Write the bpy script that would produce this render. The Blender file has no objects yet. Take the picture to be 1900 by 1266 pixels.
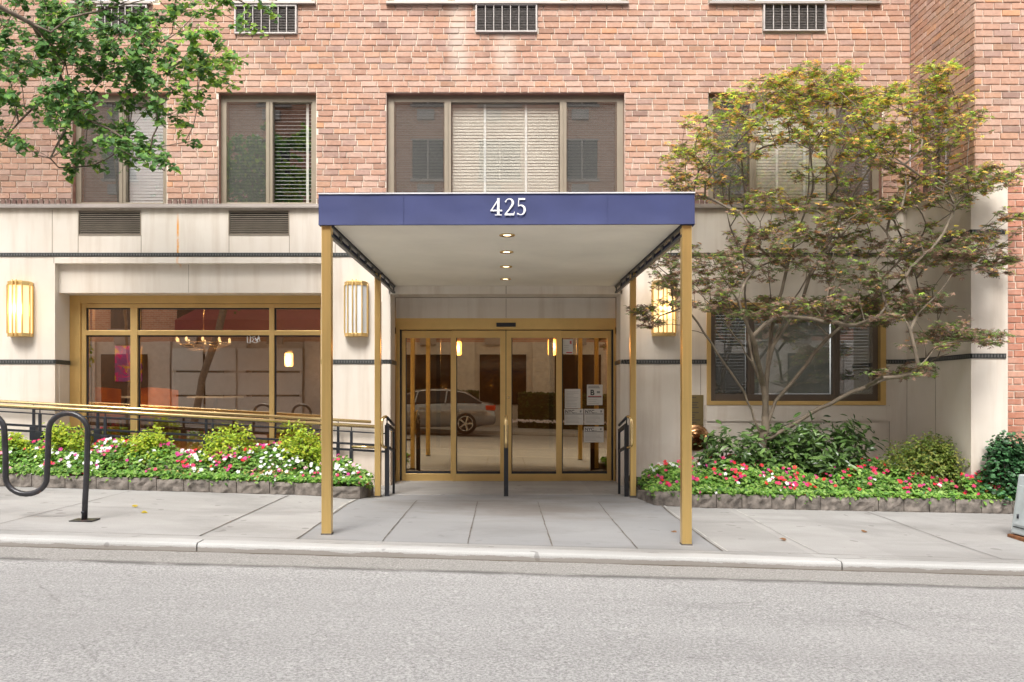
import bpy, math, random
import numpy as np
from mathutils import Vector, Matrix
random.seed(7); RNG = np.random.default_rng(11)
R = math.radians
S = bpy.context.scene
COL = S.collection

# ---------------------------------------------------------------- camera, sky, sun, exposure
F = 1500.0; HX, HY = 932.0, 738.0; CZ = 1.178; DW = F/140.0
cam = bpy.data.objects.new('camera', bpy.data.cameras.new('camera')); COL.objects.link(cam)
cam.location = (0, -DW, CZ); cam.rotation_euler = (R(90), 0, 0)
cam.data.sensor_width = 36; cam.data.lens = F/1900*36
cam.data.shift_x = (950-HX)/1900; cam.data.shift_y = (HY-633)/1900
cam.data.clip_end = 2000; S.camera = cam
W = bpy.data.worlds.new('World'); S.world = W; W.use_nodes = True
wn = W.node_tree.nodes; wl = W.node_tree.links
sky = wn.new('ShaderNodeTexSky'); sky.sky_type = 'NISHITA'; sky.sun_disc = False
SUN_EL, SUN_AZ = 50.0, -14.0         # veiled sun in front of the facade, a little to the left
sky.sun_elevation = R(SUN_EL); sky.sun_rotation = R(180-SUN_AZ); sky.dust_density = 3.0; sky.ozone_density = 1.0
hs = wn.new('ShaderNodeHueSaturation'); hs.inputs['Saturation'].default_value = 0.20
wl.new(sky.outputs[0], hs.inputs['Color'])
bg = wn['Background']; wl.new(hs.outputs[0], bg.inputs[0]); bg.inputs[1].default_value = 0.15
sl = bpy.data.lights.new('sun', 'SUN'); sl.energy = 1.5; sl.angle = R(22); sl.color = (1, .955, .895)
so = bpy.data.objects.new('sun', sl); COL.objects.link(so)
a = R(SUN_AZ); e = R(SUN_EL)
sd = Vector((math.sin(a)*math.cos(e), -math.cos(a)*math.cos(e), math.sin(e)))   # towards the sun
so.rotation_euler = sd.to_track_quat('Z', 'Y').to_euler(); so.location = (5, -8, 20)
S.view_settings.view_transform = 'Standard'; S.view_settings.look = 'None'
S.view_settings.exposure = 1.24; S.view_settings.gamma = 1

def P(px, py, Y=0.0):
    D = DW+Y
    return Vector(((px-HX)*D/F, Y, CZ+(HY-py)*D/F))
def PX(px, Y=0.0): return (px-HX)*(DW+Y)/F
def PZ(py, Y=0.0): return CZ+(HY-py)*(DW+Y)/F

# ---------------------------------------------------------------- materials
def nt(name):
    m = bpy.data.materials.new(name); m.use_nodes = True
    return m, m.node_tree.nodes, m.node_tree.links, m.node_tree.nodes['Principled BSDF']
def mix(n, l, fac, a, b, mode='MIX'):
    x = n.new('ShaderNodeMix'); x.data_type = 'RGBA'; x.blend_type = mode
    for i, v in ((0, fac), (6, a), (7, b)):
        if hasattr(v, 'links') or hasattr(v, 'is_output'): l.new(v, x.inputs[i])
        else: x.inputs[i].default_value = v if i == 0 else ((*v, 1) if len(v) == 3 else v)
    return x.outputs[2]
def noise(n, l, scale, detail=4, rough=.55, stretch=None, coord='Object', dist=0):
    tc = n.new('ShaderNodeTexCoord'); t = n.new('ShaderNodeTexNoise')
    t.inputs['Scale'].default_value = scale; t.inputs['Detail'].default_value = detail
    t.inputs['Roughness'].default_value = rough; t.inputs['Distortion'].default_value = dist
    src = tc.outputs[coord]
    if stretch:
        mp = n.new('ShaderNodeMapping'); mp.inputs['Scale'].default_value = stretch
        l.new(src, mp.inputs[0]); src = mp.outputs[0]
    l.new(src, t.inputs['Vector']); return t.outputs[0]
def ramp(n, l, v, a, b, ca=(0, 0, 0, 1), cb=(1, 1, 1, 1)):
    r = n.new('ShaderNodeValToRGB'); r.color_ramp.elements[0].position = a; r.color_ramp.elements[1].position = b
    r.color_ramp.elements[0].color = ca; r.color_ramp.elements[1].color = cb
    l.new(v, r.inputs[0]); return r.outputs[0]
def math_(n, l, op, a, b=None, c=None):
    m = n.new('ShaderNodeMath'); m.operation = op
    for i, v in enumerate((a, b, c)):
        if v is None: continue
        if hasattr(v, 'is_output'): l.new(v, m.inputs[i])
        else: m.inputs[i].default_value = v
    return m.outputs[0]
def bump(n, l, b, h, strength=.3, dist=.01):
    x = n.new('ShaderNodeBump'); x.inputs['Strength'].default_value = strength; x.inputs['Distance'].default_value = dist
    l.new(h, x.inputs['Height']); l.new(x.outputs[0], b.inputs['Normal'])
def objxyz(n, l):
    tc = n.new('ShaderNodeTexCoord'); s = n.new('ShaderNodeSeparateXYZ'); l.new(tc.outputs['Object'], s.inputs[0]); return s.outputs
def simple(name, col, rough=.5, metal=0, var=.12, vscale=6, bmp=0, bscale=60, spec=None):
    m, n, l, b = nt(name)
    b.inputs['Roughness'].default_value = rough; b.inputs['Metallic'].default_value = metal
    dark = tuple(c*(1-var) for c in col); lite = tuple(min(1, c*(1+var)) for c in col)
    l.new(mix(n, l, ramp(n, l, noise(n, l, vscale), .3, .7), dark, lite), b.inputs['Base Color'])
    if bmp: bump(n, l, b, noise(n, l, bscale, 6), bmp, .004)
    if spec is not None: b.inputs['Specular IOR Level'].default_value = spec
    return m
def emis(name, col, strength, base=(.8, .8, .8)):
    m, n, l, b = nt(name); b.inputs['Base Color'].default_value = (*base, 1)
    b.inputs['Emission Color'].default_value = (*col, 1); b.inputs['Emission Strength'].default_value = strength
    return m
def attrmat(name, rough=.6, trans=0, vary=.25, vscale=40, bmp=0, bscale=80, spec=.3):
    m, n, l, b = nt(name)
    at = n.new('ShaderNodeAttribute'); at.attribute_name = 'Col'
    v = ramp(n, l, noise(n, l, vscale), .25, .75, (1-vary,)*3+(1,), (1+vary,)*3+(1,))
    c = mix(n, l, 1.0, at.outputs[0], v, 'MULTIPLY')
    l.new(c, b.inputs['Base Color']); b.inputs['Roughness'].default_value = rough
    b.inputs['Specular IOR Level'].default_value = spec
    if bmp: bump(n, l, b, noise(n, l, bscale, 6), bmp, .004)
    if trans:
        t = n.new('ShaderNodeBsdfTranslucent'); l.new(c, t.inputs[0])
        ms = n.new('ShaderNodeMixShader'); ms.inputs[0].default_value = trans
        out = n['Material Output']
        l.new(b.outputs[0], ms.inputs[1]); l.new(t.outputs[0], ms.inputs[2]); l.new(ms.outputs[0], out.inputs[0])
    return m
def glassmat(name, tint=(.8, .8, .78), refl=.3, wav=0.0, wscale=1.2, rcol=(1, 1, 1)):
    m, n, l, b = nt(name); n.remove(b); out = n['Material Output']
    tr = n.new('ShaderNodeBsdfTransparent'); tr.inputs[0].default_value = (*tint, 1)
    gl = n.new('ShaderNodeBsdfGlossy'); gl.inputs['Roughness'].default_value = .0; gl.inputs[0].default_value = (*rcol, 1)
    ge = n.new('ShaderNodeNewGeometry'); vm = n.new('ShaderNodeVectorMath'); vm.operation = 'DOT_PRODUCT'
    l.new(ge.outputs['Incoming'], vm.inputs[0]); l.new(ge.outputs['Normal'], vm.inputs[1])
    cs = math_(n, l, 'SUBTRACT', 1.0, math_(n, l, 'ABSOLUTE', vm.outputs['Value']))      # Schlick reflectance, same from both sides
    f = math_(n, l, 'MULTIPLY_ADD', math_(n, l, 'POWER', cs, 5.0), .9, refl+.035)
    ms = n.new('ShaderNodeMixShader'); l.new(f, ms.inputs[0]); l.new(tr.outputs[0], ms.inputs[1]); l.new(gl.outputs[0], ms.inputs[2])
    if wav:
        x = n.new('ShaderNodeBump'); x.inputs['Strength'].default_value = wav; x.inputs['Distance'].default_value = .01
        l.new(noise(n, l, wscale, 1), x.inputs['Height']); l.new(x.outputs[0], gl.inputs['Normal'])
    l.new(ms.outputs[0], out.inputs[0]); return m

def stone_mat():
    m, n, l, b = nt('limestone')
    c = mix(n, l, ramp(n, l, noise(n, l, .8, 6, .6), .3, .7), (.66, .585, .50), (.74, .685, .61))
    st = ramp(n, l, noise(n, l, 1.6, 5, .6, (4, 1, .35)), .48, .72)
    c = mix(n, l, math_(n, l, 'MULTIPLY', st, .4), c, (.48, .38, .29))
    x = objxyz(n, l)
    # damp, brownish weathering with an irregular upper edge low on the wall
    low = math_(n, l, 'SUBTRACT', .95, x[2]); low = math_(n, l, 'MULTIPLY_ADD', noise(n, l, 1.3, 6, .65), 1.3, math_(n, l, 'SUBTRACT', low, 1.0))
    lowm = ramp(n, l, low, .0, .7)
    c = mix(n, l, math_(n, l, 'MULTIPLY', lowm, .55), c, (.36, .25, .17))
    # dirty runs just below the metal coping
    top = math_(n, l, 'SUBTRACT', x[2], 3.42)
    tm = ramp(n, l, math_(n, l, 'MULTIPLY', math_(n, l, 'MULTIPLY', top, 3.2), noise(n, l, 1.2, 6, .7, (5, 1, .3))), .18, .55)
    c = mix(n, l, math_(n, l, 'MULTIPLY', tm, .6), c, (.38, .30, .2))
    # rust streak
    dx = math_(n, l, 'ABSOLUTE', math_(n, l, 'SUBTRACT', x[0], PX(330)))
    rs = ramp(n, l, dx, .006, .02, (1, 1, 1, 1), (0, 0, 0, 1))
    zt = ramp(n, l, math_(n, l, 'MULTIPLY', math_(n, l, 'SUBTRACT', 3.66, x[2]), 1.0), .02, .2)
    zb = ramp(n, l, math_(n, l, 'SUBTRACT', x[2], 2.9), .0, .12)
    rs = math_(n, l, 'MULTIPLY', math_(n, l, 'MULTIPLY', rs, zt), zb)
    rs = math_(n, l, 'MULTIPLY', rs, ramp(n, l, noise(n, l, 9, 3), .3, .5))
    c = mix(n, l, rs, c, (.75, .33, .06))
    l.new(c, b.inputs['Base Color']); b.inputs['Roughness'].default_value = .82; b.inputs['Specular IOR Level'].default_value = .25
    bump(n, l, b, noise(n, l, 55, 8, .7), .12, .004); return m
def brickmat():
    m, n, l, b = nt('brick_face')
    at = n.new('ShaderNodeAttribute'); at.attribute_name = 'Col'
    v = ramp(n, l, noise(n, l, 28, 6, .7), .25, .75, (.80, .80, .82, 1), (1.17, 1.16, 1.14, 1))
    c = mix(n, l, 1.0, at.outputs[0], v, 'MULTIPLY')
    sm_ = ramp(n, l, noise(n, l, 9, 5, .7), .52, .72)
    c = mix(n, l, math_(n, l, 'MULTIPLY', sm_, .30), c, (.62, .48, .39))
    # pale lime bloom, in patches and in runs under the middle window unit
    bl = ramp(n, l, noise(n, l, 1.1, 6, .7), .5, .75)
    c = mix(n, l, math_(n, l, 'MULTIPLY', bl, .5), c, (.62, .47, .38))
    x = objxyz(n, l)
    for cx, w in ((PX(850), .10), (PX(938), .12)):
        d = math_(n, l, 'ABSOLUTE', math_(n, l, 'SUBTRACT', x[0], cx))
        d = math_(n, l, 'MULTIPLY_ADD', noise(n, l, 3, 4, .6, (1, 1, .3)), .25, math_(n, l, 'SUBTRACT', d, .125))
        rm = ramp(n, l, d, w*.3, w*1.5, (1, 1, 1, 1), (0, 0, 0, 1))
        zr = ramp(n, l, math_(n, l, 'SUBTRACT', x[2], 5.25), .0, .4)
        c = mix(n, l, math_(n, l, 'MULTIPLY', math_(n, l, 'MULTIPLY', rm, zr), .42), c, (.66, .60, .52))
    for cx, w in ((PX(492), .16), (PX(1475), .18), (PX(905), .05), (PX(985), .05)):
        d = math_(n, l, 'ABSOLUTE', math_(n, l, 'SUBTRACT', x[0], cx))
        d = math_(n, l, 'MULTIPLY_ADD', noise(n, l, 4, 4, .6, (1, 1, .25)), .25, math_(n, l, 'SUBTRACT', d, .125))
        rm = ramp(n, l, d, w*.3, w*1.3, (1, 1, 1, 1), (0, 0, 0, 1)); zr = ramp(n, l, math_(n, l, 'SUBTRACT', x[2], 5.3), .0, .9)
        c = mix(n, l, math_(n, l, 'MULTIPLY', math_(n, l, 'MULTIPLY', rm, zr), .40), c, (.22, .165, .135))
    gr = ramp(n, l, noise(n, l, .55, 5, .6, (1, 1, 1.4)), .55, .8)
    c = mix(n, l, math_(n, l, 'MULTIPLY', gr, .45), c, (.28, .20, .16))
    l.new(c, b.inputs['Base Color']); b.inputs['Roughness'].default_value = .9; b.inputs['Specular IOR Level'].default_value = .15
    bump(n, l, b, noise(n, l, 70, 8, .75), .2, .004); return m
def brick_texture(name, rot=False):
    m, n, l, b = nt(name); tc = n.new('ShaderNodeTexCoord'); mp = n.new('ShaderNodeMapping')
    mp.inputs['Rotation'].default_value = (R(90), 0, R(90) if rot else 0)
    l.new(tc.outputs['Object'], mp.inputs[0]); t = n.new('ShaderNodeTexBrick')
    t.inputs['Scale'].default_value = 1; t.inputs['Brick Width'].default_value = .21; t.inputs['Row Height'].default_value = .0805
    t.inputs['Mortar Size'].default_value = .007
    t.inputs[1].default_value = (.42, .19, .12, 1); t.inputs[2].default_value = (.55, .29, .20, 1); t.inputs[3].default_value = (.5, .43, .34, 1)
    x = n.new('ShaderNodeSeparateXYZ'); l.new(tc.outputs['Object'], x.inputs[0])
    cb = n.new('ShaderNodeCombineXYZ'); l.new(x.outputs[1 if rot else 0], cb.inputs[0]); l.new(x.outputs[2], cb.inputs[1]); l.new(cb.outputs[0], t.inputs[0])
    l.new(t.outputs[0], b.inputs['Base Color']); b.inputs['Roughness'].default_value = .9; return m
def n_col(n, l, scale):
    tc = n.new('ShaderNodeTexCoord'); t = n.new('ShaderNodeTexNoise'); t.inputs['Scale'].default_value = scale; t.inputs['Detail'].default_value = 5
    l.new(tc.outputs['Object'], t.inputs['Vector']); return t.outputs['Color']
def asphalt():
    m, n, l, b = nt('worn_asphalt'); x = objxyz(n, l)
    sp = noise(n, l, 68, 4, .85); big = noise(n, l, .9, 5, .6, (.35, 1, 1))
    c = mix(n, l, ramp(n, l, sp, .34, .66), (.12, .118, .115), (.52, .512, .50))
    c = mix(n, l, ramp(n, l, noise(n, l, 32, 2, .7), .62, .78), c, (.58, .57, .55))
    c = mix(n, l, ramp(n, l, noise(n, l, 48, 2, .7), .24, .36, (1, 1, 1, 1), (0, 0, 0, 1)), c, (.09, .085, .08))
    c = mix(n, l, ramp(n, l, big, .3, .7, (0, 0, 0, 1), (.3, .3, .3, 1)), c, (.42, .41, .40))
    # tyre-polished / stained streaks along the road
    stn = ramp(n, l, noise(n, l, 2.2, 5, .65, (.22, 1.5, 1)), .60, .74)
    c = mix(n, l, math_(n, l, 'MULTIPLY', stn, .35), c, (.15, .145, .14))
    tr = ramp(n, l, noise(n, l, .55, 5, .6, (.12, 1.6, 1), dist=.4), .45, .62)      # tyre-darkened lanes
    c = mix(n, l, math_(n, l, 'MULTIPLY', tr, .26), c, (.17, .165, .16))
    oil = ramp(n, l, noise(n, l, 3.1, 4, .75, (.55, 1.4, 1)), .70, .76)
    c = mix(n, l, math_(n, l, 'MULTIPLY', oil, .6), c, (.085, .08, .078))
    vo = n.new('ShaderNodeTexVoronoi'); vo.feature = 'DISTANCE_TO_EDGE'; vo.inputs['Scale'].default_value = .38
    tcv = n.new('ShaderNodeTexCoord'); wv = mix(n, l, .12, tcv.outputs['Object'], n_col(n, l, 2.5)); l.new(wv, vo.inputs['Vector'])
    ck = ramp(n, l, vo.outputs['Distance'], .001, .0045, (1, 1, 1, 1), (0, 0, 0, 1))
    ck = math_(n, l, 'MULTIPLY', ck, ramp(n, l, noise(n, l, .9, 3), .50, .6))
    c = mix(n, l, math_(n, l, 'MULTIPLY', ck, .4), c, (.09, .085, .08))
    # gutter strip: browner, finer patch next to the kerb, with a tarred seam
    y = math_(n, l, 'MULTIPLY_ADD', noise(n, l, 1.5, 5, .7), .10, x[1])
    gs = ramp(n, l, math_(n, l, 'SUBTRACT', y, KY-.42), 0, .02)
    c = mix(n, l, math_(n, l, 'MULTIPLY', gs, .55), c, mix(n, l, ramp(n, l, sp, .35, .65), (.15, .14, .125), (.36, .34, .31)))
    d = math_(n, l, 'ABSOLUTE', math_(n, l, 'SUBTRACT', y, KY-.41))
    sm = ramp(n, l, d, .010, .075, (1, 1, 1, 1), (0, 0, 0, 1))
    sm = math_(n, l, 'MULTIPLY', sm, ramp(n, l, noise(n, l, 4, 4, .7, (.6, 2, 1)), .30, .52))
    c = mix(n, l, math_(n, l, 'MULTIPLY', sm, .85), c, (.10, .095, .09))
    # grit lying against the kerb
    d2 = ramp(n, l, math_(n, l, 'SUBTRACT', y, KY+.012), 0, .02)
    c = mix(n, l, math_(n, l, 'MULTIPLY', d2, .92), c, (.09, .065, .045))
    l.new(c, b.inputs['Base Color']); b.inputs['Roughness'].default_value = .9; b.inputs['Specular IOR Level'].default_value = .2
    bump(n, l, b, noise(n, l, 95, 4, .8), .6, .008); return m
def concrete(name, ca, cb, stain=True):
    ca = tuple(q*.9 for q in ca); cb = tuple(q*.9 for q in cb)
    m, n, l, b = nt(name)
    c = mix(n, l, ramp(n, l, noise(n, l, 1.1, 7, .62, (.5, 1, 1)), .3, .72), ca, cb)
    c = mix(n, l, ramp(n, l, noise(n, l, 180, 2), .42, .6, (0, 0, 0, 1), (.22, .22, .22, 1)), c, tuple(k*.55 for k in ca))
    gum = ramp(n, l, noise(n, l, 6.5, 1, .4), .715, .735)
    c = mix(n, l, math_(n, l, 'MULTIPLY', gum, .5), c, (.14, .13, .12))
    ch = ramp(n, l, noise(n, l, 22, 4, .8, (.5, 1, 2.2)), .66, .74)
    c = mix(n, l, math_(n, l, 'MULTIPLY', ch, .55 if not stain else .18), c, (.17, .15, .13))
    if not stain:
        x = objxyz(n, l); hgt = math_(n, l, 'SUBTRACT', x[2], math_(n, l, 'MULTIPLY', x[0], -.029))
        gm = ramp(n, l, math_(n, l, 'MULTIPLY_ADD', noise(n, l, 7, 5, .75, (.4, 1, 1)), .07, hgt), -.030, -.004, (1, 1, 1, 1), (0, 0, 0, 1))
        c = mix(n, l, math_(n, l, 'MULTIPLY', gm, .6), c, (.20, .17, .14))
    if stain:
        x = objxyz(n, l); wn_ = n.new('ShaderNodeTexWhiteNoise'); wn_.noise_dimensions = '1D'
        l.new(math_(n, l, 'FLOOR', math_(n, l, 'MULTIPLY_ADD', x[0], 1/.685, .404)), wn_.inputs['W'])
        c = mix(n, l, math_(n, l, 'MULTIPLY', wn_.outputs[0], .22), c, tuple(k*.6 for k in ca))
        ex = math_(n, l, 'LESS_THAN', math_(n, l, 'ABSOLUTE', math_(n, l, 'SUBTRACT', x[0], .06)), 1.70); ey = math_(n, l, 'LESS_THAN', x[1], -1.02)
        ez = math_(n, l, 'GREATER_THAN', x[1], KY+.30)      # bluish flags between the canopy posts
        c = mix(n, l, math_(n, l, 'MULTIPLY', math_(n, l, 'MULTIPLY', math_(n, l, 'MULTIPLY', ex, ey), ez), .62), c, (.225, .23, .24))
        s = ramp(n, l, noise(n, l, .8, 6, .7, (.6, 1.2, 1), dist=.6), .50, .72)
        c = mix(n, l, math_(n, l, 'MULTIPLY', s, .55), c, tuple(k*.52 for k in ca))
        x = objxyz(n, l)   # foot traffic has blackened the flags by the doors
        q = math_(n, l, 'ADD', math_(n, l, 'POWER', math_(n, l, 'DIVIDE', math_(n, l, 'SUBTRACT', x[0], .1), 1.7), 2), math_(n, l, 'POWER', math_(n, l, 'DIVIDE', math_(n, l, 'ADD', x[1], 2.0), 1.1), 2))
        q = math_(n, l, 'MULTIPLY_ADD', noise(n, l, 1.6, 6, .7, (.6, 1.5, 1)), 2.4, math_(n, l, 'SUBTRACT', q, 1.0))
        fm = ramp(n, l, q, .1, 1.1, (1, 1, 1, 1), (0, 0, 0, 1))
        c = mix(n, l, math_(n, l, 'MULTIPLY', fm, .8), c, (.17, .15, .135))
    l.new(c, b.inputs['Base Color']); b.inputs['Roughness'].default_value = .85; b.inputs['Specular IOR Level'].default_value = .25
    bump(n, l, b, noise(n, l, 140, 5, .7), .25, .004); return m
def brassmat(name='brushed_brass', col=(.76, .53, .215), rough=.36, metal=.75, st=(1, 1, 1)):
    m, n, l, b = nt(name); b.inputs['Metallic'].default_value = metal
    v = noise(n, l, 3, 5, .6, st)
    l.new(mix(n, l, ramp(n, l, v, .3, .7), tuple(c*.92 for c in col), tuple(c*1.06 for c in col)), b.inputs['Base Color'])
    l.new(ramp(n, l, noise(n, l, 2, 3), .2, .8, (rough*.92,)*3+(1,), (rough*1.1,)*3+(1,)), b.inputs['Roughness'])
    return m
KY = -4.55      # kerb face
M = {}
M['stone'] = stone_mat(); M['brick'] = brickmat()
M['mortar'] = simple('mortar', (.66, .58, .48), .95, 0, .2, 9, .4, 90)
M['brick_reveal'] = simple('brick_reveal', (.30, .15, .105), .9, 0, .25, 9, .4, 60)  # darker than the brick faces: shade of the window reveals put into the colour
M['bricktex'] = brick_texture('brick_texture'); M['bricktex_side'] = brick_texture('brick_texture_side', True)
M['brass'] = brassmat(); M['brass_v'] = brassmat('brushed_brass_post', (.82, .57, .22), .30, .85, (9, 9, .5))
M['brass_tube'] = brassmat('polished_brass', (.80, .60, .30), .22, .9)
M['taupe'] = simple('taupe_aluminium', (.27, .225, .165), .45, .2, .06)
M['taupe_dark'] = simple('bronze_aluminium', (.12, .095, .075), .45, .3, .06)
M['black'] = simple('black_paint', (.018, .02, .026), .35, 0, .2, 20, .1)
M['rack'] = simple('worn_black_paint', (.03, .029, .032), .33, .2, .4, 9, .15)
def _rack():
    m = M['rack']; n, l = m.node_tree.nodes, m.node_tree.links; b = n['Principled BSDF']; src = b.inputs['Base Color'].links[0].from_socket
    l.new(mix(n, l, ramp(n, l, noise(n, l, 7, 5, .7, (1, 1, .5)), .58, .66), src, (.13, .06, .045)), b.inputs['Base Color'])
_rack()
M['screen'] = simple('insect_screen', (.125, .12, .11), .6, 0, .12, 1.5)
M['blind'] = simple('cream_blind', (.64, .60, .52), .55, 0, .05, 3)
M['blind_white'] = simple('white_blind', (.56, .56, .57), .5, 0, .05, 3)
M['blind_tape'] = simple('blind_tape', (.85, .84, .80), .6)
M['blind_grey'] = simple('grey_blind', (.30, .31, .28), .6)
M['darkroom'] = simple('dark_room', (.03, .028, .026), .9)
M['glass'] = glassmat('window_glass', (.95, .95, .94), .11)
M['glass_door'] = glassmat('tinted_door_glass', (.90, .75, .52), .28, .012, 1.1, (1.0, .87, .63))
M['glass_shop'] = glassmat('shop_glass', (.97, .92, .84), .30, .06, 1.0, (1.0, .92, .83))
M['canvas'] = simple('navy_canvas', (.033, .043, .132), .68, 0, .16, 2.2, .6, 6)
M['canvas_edge'] = simple('white_piping', (.6, .6, .62), .6)
M['soffit'] = simple('cream_soffit_board', (.82, .77, .67), .6, 0, .09, 1.1)
M['frame_dark'] = simple('dark_steel', (.03, .032, .04), .4, .3)
M['white_letter'] = simple('white_letter', (.75, .75, .76), .6, 0, .05)
M['band'] = simple('bronze_fret_band', (.055, .06, .058), .5, .4, .4, 60)
M['fret'] = simple('fret_bronze', (.14, .14, .135), .5, .3)  # raised fret pieces, slightly lighter metal than the band
M['coping'] = simple('metal_coping', (.36, .315, .285), .45, .4, .12, 2)
M['louver'] = simple('louvre_metal', (.30, .255, .20), .5, .3, .1)
M['ac_frame'] = simple('unit_frame', (.42, .385, .36), .55, .2, .15, 10)
M['ac_dark'] = simple('unit_coil', (.13, .115, .105), .7, 0, .4, 30)
M['joint'] = simple('stone_joint', (.33, .27, .21), .9)
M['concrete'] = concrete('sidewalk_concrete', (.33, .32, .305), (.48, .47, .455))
M['curb'] = concrete('pale_kerb', (.43, .425, .41), (.57, .565, .55), False)
M['asphalt'] = asphalt()
M['groove'] = simple('pavement_joint', (.12, .105, .09), .95, 0, .5, 8)
M['groove_lite'] = simple('mortar_joint', (.43, .42, .39), .95, 0, .3, 8)
M['granite'] = simple('rough_granite', (.15, .13, .112), .9, 0, .6, 11, 1.0, 30)
M['soil'] = simple('dark_soil', (.035, .022, .014), 1, 0, .5, 30, 1, 50)
M['leaf'] = attrmat('leaves', .48, .42, .12, 6, spec=.4)
M['maple_leaf'] = attrmat('maple_leaves', .55, .45, .12, 5, spec=.3)
M['gloss_leaf'] = attrmat('glossy_leaves', .33, .12, .15, 10, spec=.5)
M['petal'] = attrmat('petals', .55, .25, .08, 20, spec=.2)
M['bark'] = simple('grey_brown_bark', (.16, .125, .095), .9, 0, .4, 14, .8, 50)
M['bark_maple'] = simple('smooth_olive_bark', (.15, .12, .085), .75, 0, .3, 9, .4, 60)
M['shade_lit'] = emis('lit_opal_glass', (1, .66, .27), .52, (.7, .62, .45))
M['shade_off'] = simple('opal_glass', (.72, .74, .75), .3, 0, .04, 4)
M['lamp_glow'] = emis('lamp_bulb', (1, .72, .40), 3.0)
M['wallpaint'] = simple('brown_panelling', (.12, .075, .035), .5, 0, .2, 2)
M['cream_int'] = simple('cream_interior', (.45, .37, .28), .7)
M['wood'] = simple('oak_panel', (.38, .21, .07), .45, 0, .2, 3)
M['orange'] = simple('orange_leather', (.85, .24, .03), .5)
M['redp'] = simple('red_leather', (.45, .02, .015), .5)
M['paper'] = simple('paper', (.66, .64, .60), .8, 0, .05)
M['ink'] = simple('ink', (.03, .03, .03), .8)
M['ink_grey'] = simple('grey_ink', (.24, .24, .23), .8)
M['ink_red'] = simple('red_ink', (.5, .03, .03), .8)
M['plaque'] = brassmat('aged_brass_plate', (.26, .20, .09), .4, .7, (1, 1, 1))
M['copper'] = brassmat('copper_bronze', (.42, .23, .11), .25, .95, (1, 1, 1))
M['cabinet'] = simple('pale_grey_paint', (.50, .55, .56), .45, .1, .12, 9, .1)
M['rust'] = simple('rust', (.2, .08, .03), .9, 0, .4, 20)
M['carpaint'] = simple('silver_car_paint', (.27, .285, .31), .25, .6, .03)
M['carglass'] = simple('car_glass', (.012, .013, .015), .05, 0, .02)
M['tyre'] = simple('tyre_rubber', (.02, .02, .02), .8)
M['rim'] = simple('alloy_rim', (.55, .55, .56), .25, .9)
M['tail'] = simple('tail_lamp', (.5, .04, .015), .2)
M['burgundy'] = simple('burgundy_canvas', (.20, .02, .03), .6, 0, .1, 3)
M['hedge'] = simple('hedge_core', (.012, .02, .006), .9)

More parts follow.
